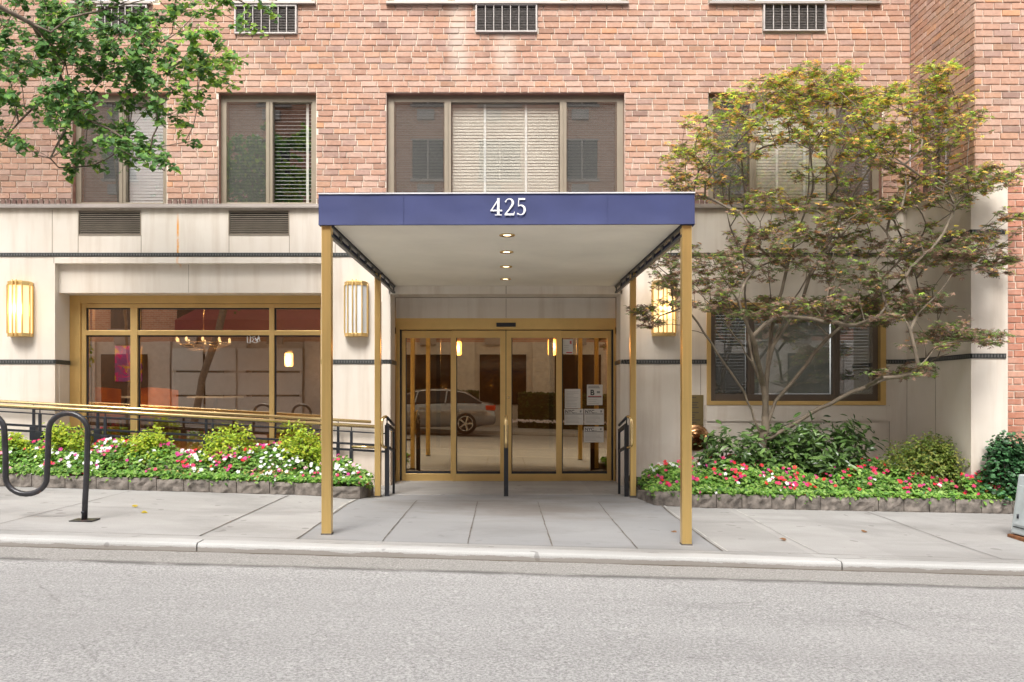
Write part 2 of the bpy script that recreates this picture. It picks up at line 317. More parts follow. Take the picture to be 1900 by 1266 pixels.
# ---------------------------------------------------------------- mesh helpers
ORI = {}
class MB:
    def __init__(s): s.v = []; s.f = []; s.c = []; s.mi = []; s.n = 0; s.sm = []
    def add(s, vs, fs, col=None, mi=0, smooth=False):
        o = s.n; s.v.append(np.asarray(vs, float).reshape(-1, 3)); s.n += len(s.v[-1])
        for f in fs: s.f.append(tuple(i+o for i in f)); s.c.append(col or (1, 1, 1)); s.mi.append(mi); s.sm.append(smooth)
        return s
    def box(s, x0, x1, y0, y1, z0, z1, col=None, mi=0):
        v = [(x, y, z) for z in (z0, z1) for y in (y0, y1) for x in (x0, x1)]
        return s.add(v, [(0, 2, 3, 1), (4, 5, 7, 6), (0, 1, 5, 4), (2, 6, 7, 3), (0, 4, 6, 2), (1, 3, 7, 5)], col, mi)
    def bar(s, a, b, w, h, col=None, mi=0, up=(0, 0, 1)):
        a = Vector(a); b = Vector(b); d = (b-a).normalized(); u = Vector(up)
        if abs(d.dot(u)) > .98: u = Vector((0, 1, 0))
        x = d.cross(u).normalized()*w/2; z = x.cross(d).normalized()*h/2
        v = [p+q for p in (a, b) for q in (-x-z, x-z, x+z, -x+z)]
        return s.add(v, [(3, 2, 1, 0), (4, 5, 6, 7), (0, 1, 5, 4), (1, 2, 6, 5), (2, 3, 7, 6), (3, 0, 4, 7)], col, mi)
    def tube(s, pts, r, n=8, caps=True, col=None, mi=0):
        pts = [Vector(p) for p in pts]; rs = r if hasattr(r, '__len__') else [r]*len(pts)
        prev = None; V = []; Fc = []
        for i, p in enumerate(pts):
            d = (pts[min(i+1, len(pts)-1)]-pts[max(i-1, 0)])
            d = d.normalized() if d.length > 1e-9 else Vector((0, 0, 1))
            if prev is None:
                u = Vector((0, 0, 1)) if abs(d.z) < .9 else Vector((1, 0, 0)); x = d.cross(u).normalized()
            else: x = (prev-d*prev.dot(d)); x = x.normalized() if x.length > 1e-6 else d.orthogonal().normalized()
            prev = x; y = d.cross(x)
            for k in range(n):
                t = 2*math.pi*k/n; V.append(p+(x*math.cos(t)+y*math.sin(t))*rs[i])
        for i in range(len(pts)-1):
            for k in range(n):
                k2 = (k+1) % n; Fc.append((i*n+k, i*n+k2, (i+1)*n+k2, (i+1)*n+k))
        if caps: Fc.append(tuple(range(n-1, -1, -1))); Fc.append(tuple((len(pts)-1)*n+k for k in range(n)))
        return s.add(V, Fc, col, mi, True)
    def prism(s, poly, axis, a, b, col=None, mi=0):
        n = len(poly)
        def mk(p, t):
            q = list(p); q.insert(axis, t); return q
        v = [mk(p, a) for p in poly]+[mk(p, b) for p in poly]
        fs = [(i, (i+1) % n, n+(i+1) % n, n+i) for i in range(n)]+[tuple(range(n-1, -1, -1)), tuple(range(n, 2*n))]
        return s.add(v, fs, col, mi)
    def lathe(s, prof, c, axis='Z', n=24, col=None, mi=0):
        V = []; c = Vector(c)
        for r, h in prof:
            for k in range(n):
                t = 2*math.pi*k/n; p = (r*math.cos(t), r*math.sin(t), h)
                if axis == 'Y': p = (p[0], h, p[1])
                if axis == 'X': p = (h, p[0], p[1])
                V.append(c+Vector(p))
        Fc = []
        for i in range(len(prof)-1):
            for k in range(n):
                k2 = (k+1) % n; Fc.append((i*n+k, i*n+k2, (i+1)*n+k2, (i+1)*n+k))
        Fc.append(tuple(range(n))); Fc.append(tuple((len(prof)-1)*n+k for k in range(n)))
        return s.add(V, Fc, col, mi, True)
    def scatter(s, tv, tf, pos, nrm, roll, size, cols, mi=0):
        pos = np.asarray(pos, float); n = len(pos)
        if n == 0: return s
        tv = np.asarray(tv, float); z = np.asarray(nrm, float); z /= np.linalg.norm(z, axis=1, keepdims=True)+1e-9
        ref = np.tile([0., 0, 1], (n, 1)); ref[np.abs(z[:, 2]) > .95] = [1, 0, 0]
        x = np.cross(ref, z); x /= np.linalg.norm(x, axis=1, keepdims=True); y = np.cross(z, x)
        c, q = np.cos(roll)[:, None], np.sin(roll)[:, None]; x2 = x*c+y*q; y2 = -x*q+y*c
        sz = np.asarray(size)[:, None, None]
        V = pos[:, None, :]+sz*(tv[None, :, 0:1]*x2[:, None]+tv[None, :, 1:2]*y2[:, None]+tv[None, :, 2:3]*z[:, None])
        o = s.n; s.v.append(V.reshape(-1, 3)); k = len(tv); s.n += n*k
        for i in range(n):
            b = o+i*k
            for f in tf: s.f.append(tuple(j+b for j in f)); s.c.append(tuple(cols[i])); s.mi.append(mi); s.sm.append(False)
        return s
    def build(s, name, mats, parent=None, bevel=0, solid=None):
        me = bpy.data.meshes.new(name); v = np.concatenate(s.v) if s.v else np.zeros((0, 3))
        o = ORI.get(parent.name if parent else '', Vector((0, 0, 0)))
        v = v-np.array(o)
        me.from_pydata(v.tolist(), [], s.f)
        if not isinstance(mats, (list, tuple)): mats = [mats]
        for m in mats: me.materials.append(m)
        me.polygons.foreach_set('material_index', s.mi); me.polygons.foreach_set('use_smooth', s.sm)
        ca = me.color_attributes.new('Col', 'FLOAT_COLOR', 'CORNER')
        cnt = np.array([len(f) for f in s.f]); cc = np.ones((cnt.sum(), 4)); cc[:, :3] = np.repeat(np.array(s.c).reshape(-1, 3), cnt, axis=0)
        ca.data.foreach_set('color', cc.ravel()); me.update()
        ob = bpy.data.objects.new(name, me); COL.objects.link(ob)
        if parent: ob.parent = parent; ORI[ob.name] = o
        if bevel:
            b = ob.modifiers.new('bevel', 'BEVEL'); b.width = bevel; b.segments = 2; b.limit_method = 'ANGLE'; b.angle_limit = R(40)
        if any(s.sm) and not all(s.sm):
            pass
        return ob
def thing(name, label, cat, loc=(0, 0, 0), group=None):
    o = bpy.data.objects.new(name, None); COL.objects.link(o); o.location = loc; o.empty_display_size = .1
    ORI[o.name] = Vector(loc); o['label'] = label; o['category'] = cat
    if group: o['group'] = group
    return o
def tag(o, label=None, cat=None, group=None, kind=None):
    if label: o['label'] = label
    if cat: o['category'] = cat
    if group: o['group'] = group
    if kind: o['kind'] = kind
    return o
def dup(root, loc, label=None):
    r = root.copy(); COL.objects.link(r); r.location = loc
    if label: r['label'] = label
    for ch in list(root.children):
        c = ch.copy(); COL.objects.link(c); c.parent = r
        for g in list(ch.children):
            d = g.copy(); COL.objects.link(d); d.parent = c
    return r
def text_mesh(body, size, x, z, y, align='LEFT', rot=0, bold=0):
    """flat lettering standing in the XZ plane, facing -Y"""
    cu = bpy.data.curves.new('lettering', 'FONT'); cu.body = body; cu.size = size; cu.align_x = align; cu.extrude = .0004; cu.offset = bold
    to = bpy.data.objects.new('lettering', cu); COL.objects.link(to)
    me = bpy.data.meshes.new_from_object(to); bpy.data.objects.remove(to); bpy.data.curves.remove(cu)
    vs = [(x+v.co.x*math.cos(rot)-v.co.y*math.sin(rot), y-v.co.z, z+v.co.x*math.sin(rot)+v.co.y*math.cos(rot)) for v in me.vertices]
    return vs, [tuple(p.vertices) for p in me.polygons]

# ---------------------------------------------------------------- ground
K = -.029
def sstep(a, b, x):
    t = min(1, max(0, (x-a)/(b-a))); return t*t*(3-2*t)
KR = -.019     # the sidewalk falls less along the right bed than along the kerb
def zg(X, Y):
    w = sstep(-1.1, -2.3, Y)
    if abs(X) > 1.75: w = max(w, sstep(1.75, 2.1, abs(X)))
    k = K if X <= 0 else KR+(K-KR)*sstep(-1.7, -4.0, Y)
    return k*X*w+.012*(1-w)
def zs(X, Y): # street surface
    return K*X-.062
def grid(xs, ys, zf, dz=0):
    V = [(x, y, zf(x, y)+dz) for y in ys for x in xs]; nx = len(xs)
    Fc = [(j*nx+i, j*nx+i+1, (j+1)*nx+i+1, (j+1)*nx+i) for j in range(len(ys)-1) for i in range(nx-1)]
    return V, Fc
xs = [-60, -30, -14]+list(np.arange(-9, 9.01, .25))+[14, 30, 60]
g = MB(); g.add(*grid([-300, -60, 60, 300], [-300, -60, 60, 300], lambda x, y: K*max(-60, min(60, x))-.5)); tag(g.build('ground', M['asphalt']), kind='structure')
g = MB(); g.add(*grid(xs, [-15.2, -12, -10, -8, -6, KY-.3, KY+.06], zs)); tag(g.build('street', M['asphalt']), kind='structure')
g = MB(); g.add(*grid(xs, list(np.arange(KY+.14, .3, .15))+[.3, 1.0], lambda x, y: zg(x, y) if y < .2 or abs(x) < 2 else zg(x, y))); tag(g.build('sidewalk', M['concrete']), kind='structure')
# kerb: rounded profile, cut into lengths
joints = [-60, -17, -12.2, -7.25, -2.33, 2.59, 7.5, 12.4, 60]
prof = [(0, -.14), (0.0, -.022), (.006, -.008), (.02, 0), (.145, .0015), (.15, -.1)]
g = MB()
for a_, b_ in zip(joints[:-1], joints[1:]):
    n = 1 if b_-a_ > 10 else 14; V = []
    for i in range(n+1):
        x = a_+.006+(b_-a_-.012)*i/n; jy = random.uniform(-.004, .004); jz = random.uniform(-.004, .004)
        V += [(x, KY+p[0]+jy, K*x+p[1]+jz*.5) for p in prof]
    m = len(prof); Fc = [(i*m+k, i*m+k+1, (i+1)*m+k+1, (i+1)*m+k) for i in range(n) for k in range(m-1)]
    Fc += [tuple(range(m)), tuple(n*m+k for k in range(m))]; g.add(V, Fc)
tag(g.build('kerb', M['curb']), kind='structure')
g = MB(); g.box(-60, 60, KY+.05, KY+.06, -2.2, -2.1)
def strip(g, p0, p1, w, dz=.0035, n=14, jit=.003):
    p0 = Vector(p0); p1 = Vector(p1); d = (p1-p0).normalized(); q = Vector((-d.y, d.x))*w/2; V = []
    for i in range(n+1):
        p = p0.lerp(p1, i/n)+Vector((random.uniform(-jit, jit), random.uniform(-jit, jit))); ww = random.uniform(.6, 1.25)
        for s_ in (-1, 1): r = p+q*s_*ww; V.append((r.x, r.y, zg(r.x, r.y)+dz))
    g.add(V, [(2*i, 2*i+1, 2*i+3, 2*i+2) for i in range(n)])
g = MB(); YB = KY+.30
for x, y0 in ((-.96, -1.62), (-.277, -1.62), (.40, -1.62), (1.083, -1.62), (-2.42, -1.55), (-1.64, -1.5), (1.76, -1.5), (4.0, -1.55), (-4.2, -1.55)):
    w = .011 if abs(x) < 1.5 else (.016 if abs(x) < 3 else .007)
    strip(g, (x, YB), (x, y0), w)
for x in np.arange(-18, 18, 1.7):
    if abs(x) > 6: strip(g, (x, YB), (x, -1.55), .01)
strip(g, (-9, KY+.30), (9, KY+.30), .006, n=90, jit=.004); strip(g, (-1.6, -1.6), (1.7, -1.6), .007, n=20)
tag(g.build('pavement_joint', M['groove']), kind='structure')
g = MB(); strip(g, (2.55, YB), (2.55, -1.55), .014); strip(g, (-1.672, -2.9), (-1.665, -1.55), .018); strip(g, (1.80, YB), (1.79, -1.6), .014)
strip(g, (-9, KY+.155), (9, KY+.155), .012, n=90, jit=.003)
tag(g.build('mortar_joint', M['groove_lite']), kind='structure')
# ramp behind the left bed
g = MB(); g.add([(-9, -.86, .42), (-1.75, -.86, .0), (-1.75, -.02, .0), (-9, -.02, .42), (-9, -.86, -.3), (-1.75, -.86, -.3), (-1.75, -.02, -.3), (-9, -.02, -.3)],
    [(0, 1, 2, 3), (0, 4, 5, 1), (1, 5, 6, 2), (2, 6, 7, 3), (3, 7, 4, 0)]); tag(g.build('ramp', M['concrete']), kind='structure')
g = MB()
for x0, x1, z in ((-1.49, 1.58, .016),): g.box(x0, x1, -1.02, .62, -.2, z)
tag(g.build('landing', M['concrete'], bevel=.004), kind='structure')

# ---------------------------------------------------------------- the building
B = thing('apartment_building', 'pink brick apartment building with a pale limestone ground floor and central entrance', 'building')
def wall(g, X0, X1, Z0, Z1, Yf, ops, depth=.4, axis='x', mi=0, rmi=0):
    """front face with rectangular openings and their reveals; axis 'y': wall in the YZ plane facing -X"""
    xs_ = sorted({X0, X1, *[o[0] for o in ops], *[o[1] for o in ops]}); zs_ = sorted({Z0, Z1, *[o[2] for o in ops], *[o[3] for o in ops]})
    def q(u, z, d): return (u, Yf+d, z) if axis == 'x' else (Yf+d, u, z)
    for i in range(len(xs_)-1):
        for j in range(len(zs_)-1):
            cx = (xs_[i]+xs_[i+1])/2; cz = (zs_[j]+zs_[j+1])/2
            if any(o[0] < cx < o[1] and o[2] < cz < o[3] for o in ops) or not (X0 < cx < X1 and Z0 < cz < Z1): continue
            g.add([q(xs_[i], zs_[j], 0), q(xs_[i+1], zs_[j], 0), q(xs_[i+1], zs_[j+1], 0), q(xs_[i], zs_[j+1], 0)], [(0, 1, 2, 3)], mi=mi)
    for o in ops:
        c = [(o[0], o[2]), (o[1], o[2]), (o[1], o[3]), (o[0], o[3])]
        for k in range(4):
            (a0, b0), (a1, b1) = c[k], c[(k+1) % 4]
            g.add([q(a0, b0, 0), q(a1, b1, 0), q(a1, b1, depth), q(a0, b0, depth)], [(0, 1, 2, 3)], mi=rmi)
BX = 5.43; BY = -1.48      # wing: side wall at X=BX, front at Y=BY
ZC = 3.70                  # coping
OPW = (PX(102), -2.40, -.6, PZ(489)); OPD = (-1.479, 1.571, -.4, 2.557); OPR = (PX(1311), PX(1643), PZ(752), PZ(562))
LOUV = [(PX(145), PX(262), PZ(437), PZ(391)), (PX(424), PX(537), PZ(437), PZ(391))]
g = MB(); wall(g, -22, BX-.075, -.7, ZC, 0, [OPW, OPD, OPR]+LOUV, .42)
wall(g, BY, .0, -.7, ZC, BX-.075, [], 0, 'y'); wall(g, BX-.075, PX(1870, BY), -.7, ZC, BY, [])
g.add([(PX(1870, BY), BY, -.7), (PX(1870, BY), BY+.1, -.7), (PX(1870, BY), BY+.1, ZC), (PX(1870, BY), BY, ZC)], [(0, 1, 2, 3)])
g.box(OPW[0], OPW[1], .09, .42, PZ(543.7, .09), PZ(489)+.0)           # window lintel, set back
g.box(OPD[0], OPD[1], .50, .9, 2.28, 2.56)                           # door lintel
g.box(-1.50, 1.59, -.012, .03, PZ(546), PZ(531))                      # beam over the entrance
for s_, x in ((-1, PX(717)), (1, PX(1158))):                                   # pilaster flutes
    g.box(x-.05, x+.05, -.012, 0, -.2, 2.6)
for o in ((PX(1311), PX(1650), PZ(782), PZ(753)),): g.box(o[0], o[1], -.018, .0, o[2], o[3])
g.box(PX(102), -2.40, -.014, .0, PZ(489), PZ(478))
g.build('stone_wall', M['stone'], B)
def jbox(*a): g_ = MB(); g_.box(*a); g_.build('wall_joint', M['joint'], B)
def vj(px, y0, y1): x = PX(px); jbox(x-.004, x+.004, -.002, .001, PZ(y1), PZ(y0))
for px, y0, y1 in ((97, 389, 470), (145, 437, 470), (262, 437, 470), (425, 437, 470), (537, 437, 470), (622, 389, 470), (100, 478, 489), (350, 478, 489), (1225, 389, 470), (1700, 389, 470),
                   (1308, 478, 562), (1308, 752, 900), (1650, 752, 900), (1647, 478, 562), (1300, 676, 810), (708, 560, 905), (110, 676, 900)): vj(px, y0, y1)
jbox(PX(350, .09)-.003, PX(350, .09)+.003, .088, .09, PZ(543, .09), PZ(490, .09))
jbox(PX(939)-.005, PX(939)+.005, -.015, -.01, PZ(546), PZ(531)); jbox(PX(939, .5)-.004, PX(939, .5)+.004, .497, .5, 2.285, 2.55)
for px in (1683, 1736): 
    d = (BX-.075)*F/(px-HX)-DW; jbox(BX-.078, BX-.074, d-.004, d+.004, -.5, PZ(667))
# bronze fret bands
def band(x0, x1, z0, z1, Yp, ax='x'):
    bg_ = MB(); rg = MB()
    if ax == 'x': bg_.box(x0, x1, Yp-.012, Yp+.01, z0, z1)
    else: bg_.box(Yp-.012, Yp+.01, x0, x1, z0, z1)
    n = int((x1-x0)/.036)
    for i in range(n):
        u = x0+.012+i*.036
        if ax == 'x':
            rg.box(u, u+.018, Yp-.018, Yp-.011, z0+.012, z1-.012)
        else: rg.box(Yp-.018, Yp-.011, u, u+.018, z0+.012, z1-.012)
    b1 = bg_.build('bronze_band', M['band'], B); rg.build('fret_relief', M['fret'], b1)
zu = (PZ(476.5), PZ(469.5)); zl = (PZ(675.5), PZ(667.5))
band(-9, BX-.087, *zu, 0); band(BY-.012, -.012, *zu, BX-.075, 'y'); band(BX-.085, PX(1866, BY), *zu, BY)
band(-9, OPW[0], *zl, 0); band(-2.40, -1.479, *zl, 0); band(1.571, OPR[0], *zl, 0); band(OPR[1], BX-.087, *zl, 0)
band(BY-.012, -.012, *zl, BX-.075, 'y'); band(BX-.085, PX(1866, BY), *zl, BY)
for a_, b_, c_ in ((-1.479, -1.467, .5), (1.559, 1.571, .5), (OPW[0], OPW[0]+.012, .36)): g = MB(); g.box(a_, b_, 0, c_, *zl); g.build('bronze_band', M['band'], B)
# coping
g = MB(); g.box(-22, BX-.11, -.05, .12, ZC, ZC+.035); g.box(BX-.125, BX+.1, BY-.05, -.05, ZC, ZC+.035); g.box(BX-.125, PX(1870, BY)+.01, BY-.06, BY+.1, ZC+.002, ZC+.037)
g.box(-22, BX-.11, -.056, -.05, ZC-.02, ZC+.01)
g.build('coping', M['coping'], B, bevel=.004)

# brick
BCOL = [(.475, .285, .208), (.485, .298, .220), (.46, .270, .192), (.49, .315, .240), (.435, .258, .190), (.49, .290, .198), (.405, .262, .212), (.51, .342, .268)]
def bricks(g, u0, u1, z0, z1, ops, place, h=.0785, Lb=.209, cols=BCOL, dark=0.0, seed=1, mort=.0095):
    rr = random.Random(seed); row = 0; z = z0
    while z < z1-.01:
        zt = min(z+h, z1); off = (row % 2)*Lb/2+rr.uniform(-.02, .02)*1.0; u = u0-off
        zm = (z+zt)/2; tint = rr.uniform(.96, 1.04)
        while u < u1:
            Ln = Lb*rr.uniform(.97, 1.03)
            if rr.random() < .05: Ln *= .5
            segs = [(max(u, u0), min(u+Ln, u1))]
            for o in ops:
                if o[2]+.01 < zm < o[3]-.005:
                    ns = []
                    for a_, b_ in segs:
                        if b_ <= o[0] or a_ >= o[1]: ns.append((a_, b_))
                        else:
                            if a_ < o[0]: ns.append((a_, o[0]))
                            if b_ > o[1]: ns.append((o[1], b_))
                    segs = ns
            for a_, b_ in segs:
                if b_-a_ < .03: continue
                c = rr.choice(cols); k = rr.uniform(.93, 1.06)*tint
                if rr.random() < .05+dark: k *= .76
                if rr.random() < .01: c = (.54, .29, .17)
                c = tuple(min(.9, q*k) for q in c)
                A, Bz = a_+mort/2, b_-mort/2; C, D_ = z+mort/2+rr.uniform(-.001, .001), zt-mort/2+rr.uniform(-.002, .002)
                d = -.0075+rr.uniform(-.003, .002); j = lambda: rr.uniform(-.0012, .0012); tl = rr.uniform(-.002, .002)
                um = (A+Bz)/2; bv = .004
                base = [(A, C), (um, C), (Bz, C), (Bz, D_), (um, D_), (A, D_)]
                fr = [(A+bv+j(), C+bv+j(), d+tl), (um, C+bv+j()*1.2, d+j()*.6), (Bz-bv+j(), C+bv+j(), d-tl*.3), (Bz-bv+j(), D_-bv+j(), d-tl), (um, D_-bv+j()*1.2, d+j()*.6), (A+bv+j(), D_-bv+j(), d+tl*.3)]
                V = [place(p, q, .004) for p, q in base]+[place(p, q, r) for p, q, r in fr]
                g.add(V, [(i, (i+1) % 6, 6+(i+1) % 6, 6+i) for i in range(6)]+[(6, 7, 10, 11), (7, 8, 9, 10)], c)
            u += Ln
        z = zt; row += 1
YBk = .05
HB = .0785; ZH = ZC+.123+18*HB; ZW0 = ZC+.0
W1 = (PX(130), PX(306), ZW0, ZH); W2 = (PX(403), PX(585), ZW0, ZH); W3 = (PX(716), PX(1160), ZW0, ZH); W4 = (PX(1316), PX(1640), ZW0, ZH)
ZS2 = PZ(5)      # sills of next storey
UP = [(PX(434), PX(585), ZS2+.02, ZS2+1.5), (PX(718), PX(1166), ZS2+.02, ZS2+1.5), (PX(1316), PX(1636), ZS2+.02, ZS2+1.5), (PX(130), PX(290), ZS2+.02, ZS2+1.5)]
ACS = [(PX(434), PX(550), PZ(62), PZ(8)), (PX(882), PX(997), PZ(59), PZ(6)), (PX(1417), PX(1534), PZ(57), PZ(3)), (PX(178), PX(272), PZ(60), PZ(8))]
ops = [W1, W2, W3, W4]
g = MB(); wall(g, -22, BX, ZC, 9.2, YBk+.004, ops+UP+ACS, .14, rmi=1)
g.build('mortar_backing', [M['mortar'], M['brick_reveal']], B)
g = MB()
bricks(g, -7.6, BX, ZC+.123, 6.9, ops+UP+ACS, lambda u, z, d: (u, YBk+d, z), seed=3)
g.build('brick_wall', M['brick'], B)
for u0_, u1_ in ((-7.6, W1[0]), (W1[1], W2[0]), (W2[1], W3[0]), (W3[1], W4[0]), (W4[1], BX)):
  g = MB()
  bricks(g, u0_, u1_, ZC+.037, ZC+.123, [], lambda u, z, d: (u, YBk-.012+d, z), h=.086, Lb=.073, cols=[(.20, .12, .10), (.24, .15, .12), (.17, .105, .09), (.27, .17, .14)], seed=4, mort=.012)
  g.build('soldier_course', M['brick'], B)
g = MB()
g.box(-22, -7.6, YBk-.008, .3, ZC+.04, 9.2); g.build('outer_brick_wall', M['bricktex'], B)
g = MB(); g.box(-22, 16, .3, 12, 9.2, 9.4); g.box(-22, BX, YBk+.01, .3, 9.2, 9.4); g.build('roof', M['coping'], B)
# wing
SW = (-.89, -.16, ZC+.04, PZ(161, -.16))
g = MB(); wall(g, BY+.05, YBk, ZC, 9.2, BX+.004, [SW], .12, 'y', rmi=1); wall(g, BX, 16, -.8, 9.2, BY+.054, [])
g.build('wing_backing', [M['mortar'], M['brick_reveal']], B)
g = MB(); bricks(g, BY+.05, YBk-.01, ZC+.05, 6.9, [SW], lambda u, z, d: (BX+d, u, z), seed=8, mort=.012)
g.build('wing_side_brick', M['brick'], B)
g = MB(); bricks(g, BX-.012, 9.5, ZC+.05, 6.4, [], lambda u, z, d: (u, BY+.05+d, z), seed=9)
bricks(g, PX(1870, BY)+.004, 9.5, -.32, ZC+.04, [], lambda u, z, d: (u, BY+.05+d, z), seed=10, mort=.012, cols=[(.46, .21, .145), (.49, .24, .17), (.44, .195, .13), (.52, .27, .19)])
g.build('wing_front_brick', M['brick'], B)
# interior shells
g = MB(); g.box(-7.5, 5.3, 1.2, 1.25, 3.5, 9); g.build('upper_room_wall', M['darkroom'], B)

# sills & air conditioners
for x0, x1 in ((PX(425), PX(585)), (PX(716), PX(1167)), (PX(1316), PX(1636)), (PX(130), PX(280))): g = MB(); g.box(x0, x1, YBk-.06, YBk+.13, ZS2-.015, ZS2+.02); g.build('upper_sill', M['coping'], B, bevel=.004)
for i, a_ in enumerate(ACS):
    g = MB(); t = .022; x0, x1, z0, z1 = a_; y = YBk-.045
    g.box(x0, x1, y, YBk+.12, z0, z0+t); g.box(x0, x1, y, YBk+.12, z1-t, z1); g.box(x0, x0+t, y, YBk+.12, z0+t, z1-t); g.box(x1-t, x1, y, YBk+.12, z0+t, z1-t)
    n = 7
    for k in range(1, n):
        xx = x0+t+(x1-x0-2*t)*k/n; g.box(xx-.006, xx+.006, y+.006, y+.02, z0+t, z1-t)
    f = g.build('air_conditioner', M['ac_frame'], B, bevel=.003)
    g = MB(); g.box(x0+t, x1-t, y+.06, y+.07, z0+t, z1-t)
    for k in range(16):
        zz = z0+t+(z1-z0-2*t)*(k+.5)/16; dz = random.uniform(-.002, .002); g.box(x0+t, x1-t, y+.028+random.uniform(0, .004), y+.06, zz-.004+dz, zz+.003+dz)
    g.build('coil_grille', M['ac_dark'], f)
for x0, x1, z0, z1 in LOUV:
    g = MB(); t = .012
    g.box(x0, x1, -.008, .05, z0, z0+t); g.box(x0, x1, -.008, .05, z1-t, z1); g.box(x0, x0+t, -.008, .05, z0+t, z1-t); g.box(x1-t, x1, -.008, .05, z0+t, z1-t)
    n = 12
    for k in range(n):
        zz = z0+t+(z1-z0-2*t)*(k+.5)/n; V = [(x0+t, .002, zz-.008), (x1-t, .002, zz-.008), (x1-t, .028, zz+.006), (x0+t, .028, zz+.006), (x0+t, .002, zz-.003), (x1-t, .002, zz-.003), (x1-t, .028, zz+.011), (x0+t, .028, zz+.011)]
        g.add(V, [(0, 1, 2, 3), (4, 7, 6, 5), (0, 4, 5, 1), (2, 6, 7, 3)])
    f = g.build('vent_louvre', M['louver'], B); g = MB(); g.box(x0+.003, x1-.003, .035, .045, z0+.003, z1-.003); g.build('vent_back', M['darkroom'], f)

def window(o, Yp, parts, matf, fr=.075, mull=.09, sillh=.06, head=.09, axis='x', extra=None, name='window'):
    """o: opening; parts: list of (width_fraction, kind)"""
    x0, x1, z0, z1 = o
    def bx(g, a0, a1, d0, d1, c0, c1, mi=0):
        if axis == 'x': g.box(a0, a1, Yp+d0, Yp+d1, c0, c1, mi=mi)
        else: g.box(Yp+d0, Yp+d1, a0, a1, c0, c1, mi=mi)
    g = MB()
    bx(g, x0, x0+fr, 0, .08, z0, z1); bx(g, x1-fr, x1, 0, .08, z0, z1); bx(g, x0+fr, x1-fr, .002, .08, z1-head, z1); bx(g, x0+fr, x1-fr, -.004, .08, z0, z0+sillh)
    bx(g, x0+fr+.0, x0+fr+.018, .02, .08, z0+sillh, z1-head); bx(g, x1-fr-.018, x1-fr, .02, .08, z0+sillh, z1-head)
    tot = sum(p[0] for p in parts); ux0 = x0+fr; ww = x1-x0-2*fr; u = ux0; secs = []
    for i, (w_, k) in enumerate(parts):
        u2 = u+ww*w_/tot; a0 = u+(mull/2 if i else 0); a1 = u2-(mull/2 if i < len(parts)-1 else 0)
        if i: bx(g, u-mull/2, u+mull/2, -.002, .08, z0+sillh, z1-head); bx(g, u-.008, u+.006, -.014, 0, z0+sillh, z1-head)
        secs.append((a0, a1, k)); u = u2
    f = g.build(name, matf, B, bevel=.004)
    c0, c1 = z0+sillh, z1-head
    for a0, a1, k in secs:
        g = MB(); t = .014
        if k == 'screen':
            bx(g, a0, a1, .026, .034, c0, c1); s_ = g.build('insect_screen', M['screen_t'], f)
            g = MB(); bx(g, a0, a0+t, .01, .04, c0, c1); bx(g, a1-t, a1, .01, .04, c0, c1); bx(g, a0+t, a1-t, .01, .04, c1-t, c1); bx(g, a0+t, a1-t, .01, .04, c0, c0+t); g.build('screen_frame', M['taupe_dark'], f)
        gy = .004 if k == 'screen' else .05      # the sashes with screens have their glass outside
        g = MB(); bx(g, a0, a1, gy, gy+.005, c0, c1); g.build('pane', M['glass'], f)
        # blinds behind the pane
        g = MB(); pitch = .042 if k != 'dark' else .05
        bl = M['blind_white'] if k in ('white', 'dark') else M['blind_grey'] if k == 'muted' or (k == 'screen' and matf == M['taupe_dark']) else M['blind']
        z = c0+.01; top = c1-.02
        if axis == 'x':
            while z < top:
                if k == 'dark': V = [(a0+.01, Yp+.085, z), (a1-.01, Yp+.085, z), (a1-.01, Yp+.118, z+.017), (a0+.01, Yp+.118, z+.017)]
                else:
                    hp = pitch*(1.02 if k != 'screen' else .90); sg = random.uniform(-.002, .002); V = [(a0+.01, Yp+.085, z+sg), (a1-.01, Yp+.085, z-sg), (a1-.01, Yp+.0945, z+hp), (a0+.01, Yp+.0945, z+hp)]
                g.add(V, [(0, 1, 2, 3)]); z += pitch
            if k == 'cream':
                for q in (.31, .69): xx = a0+(a1-a0)*q; g.box(xx-.016, xx+.016, Yp+.078, Yp+.081, c0, c1, mi=1)
            if k == 'dark': xx = a1-.08; g.box(xx-.018, xx+.018, Yp+.078, Yp+.081, c0, c1, mi=1)
        else: bx(g, a0, a1, .09, .10, c0, c1)
        g.build('blind', [bl, M['blind_tape']], f)
    if extra:
        g = MB(); extra(g); g.build('window_trim', matf, f)
    return f
def screenmat():
    m, n, l, b = nt('screen_mesh'); tr = n.new('ShaderNodeBsdfTransparent'); ms = n.new('ShaderNodeMixShader'); ms.inputs[0].default_value = .50
    b.inputs['Base Color'].default_value = (.14, .14, .135, 1); b.inputs['Roughness'].default_value = .7
    l.new(tr.outputs[0], ms.inputs[1]); l.new(b.outputs[0], ms.inputs[2]); l.new(ms.outputs[0], n['Material Output'].inputs[0]); return m
M['screen_t'] = screenmat()
YW = YBk+.09
window((W1[0], W1[1], ZC+.037, W1[3]), YW, [(1, 'screen'), (1, 'white')], M['taupe'])
window((W2[0], W2[1], ZC+.037, W2[3]), YW, [(1, 'screen'), (1, 'dark')], M['taupe'])
window((W3[0], W3[1], ZC+.037, W3[3]), YW, [(1, 'screen'), (2.15, 'cream'), (1, 'screen')], M['taupe'], fr=.09)
window((W4[0], W4[1], ZC+.037, W4[3]), YW, [(1, 'screen'), (2, 'cream'), (1, 'screen')], M['taupe'], fr=.09)
for o in UP: window(o, YW, [(1, 'screen'), (1.4, 'cream')] if o[1]-o[0] < 2 else [(1, 'screen'), (2, 'cream'), (1, 'screen')], M['taupe'])
window((SW[0], SW[1], ZC+.04, SW[3]), BX+.06, [(1, 'screen'), (1, 'screen')], M['taupe_dark'], fr=.05, mull=.06, axis='y')
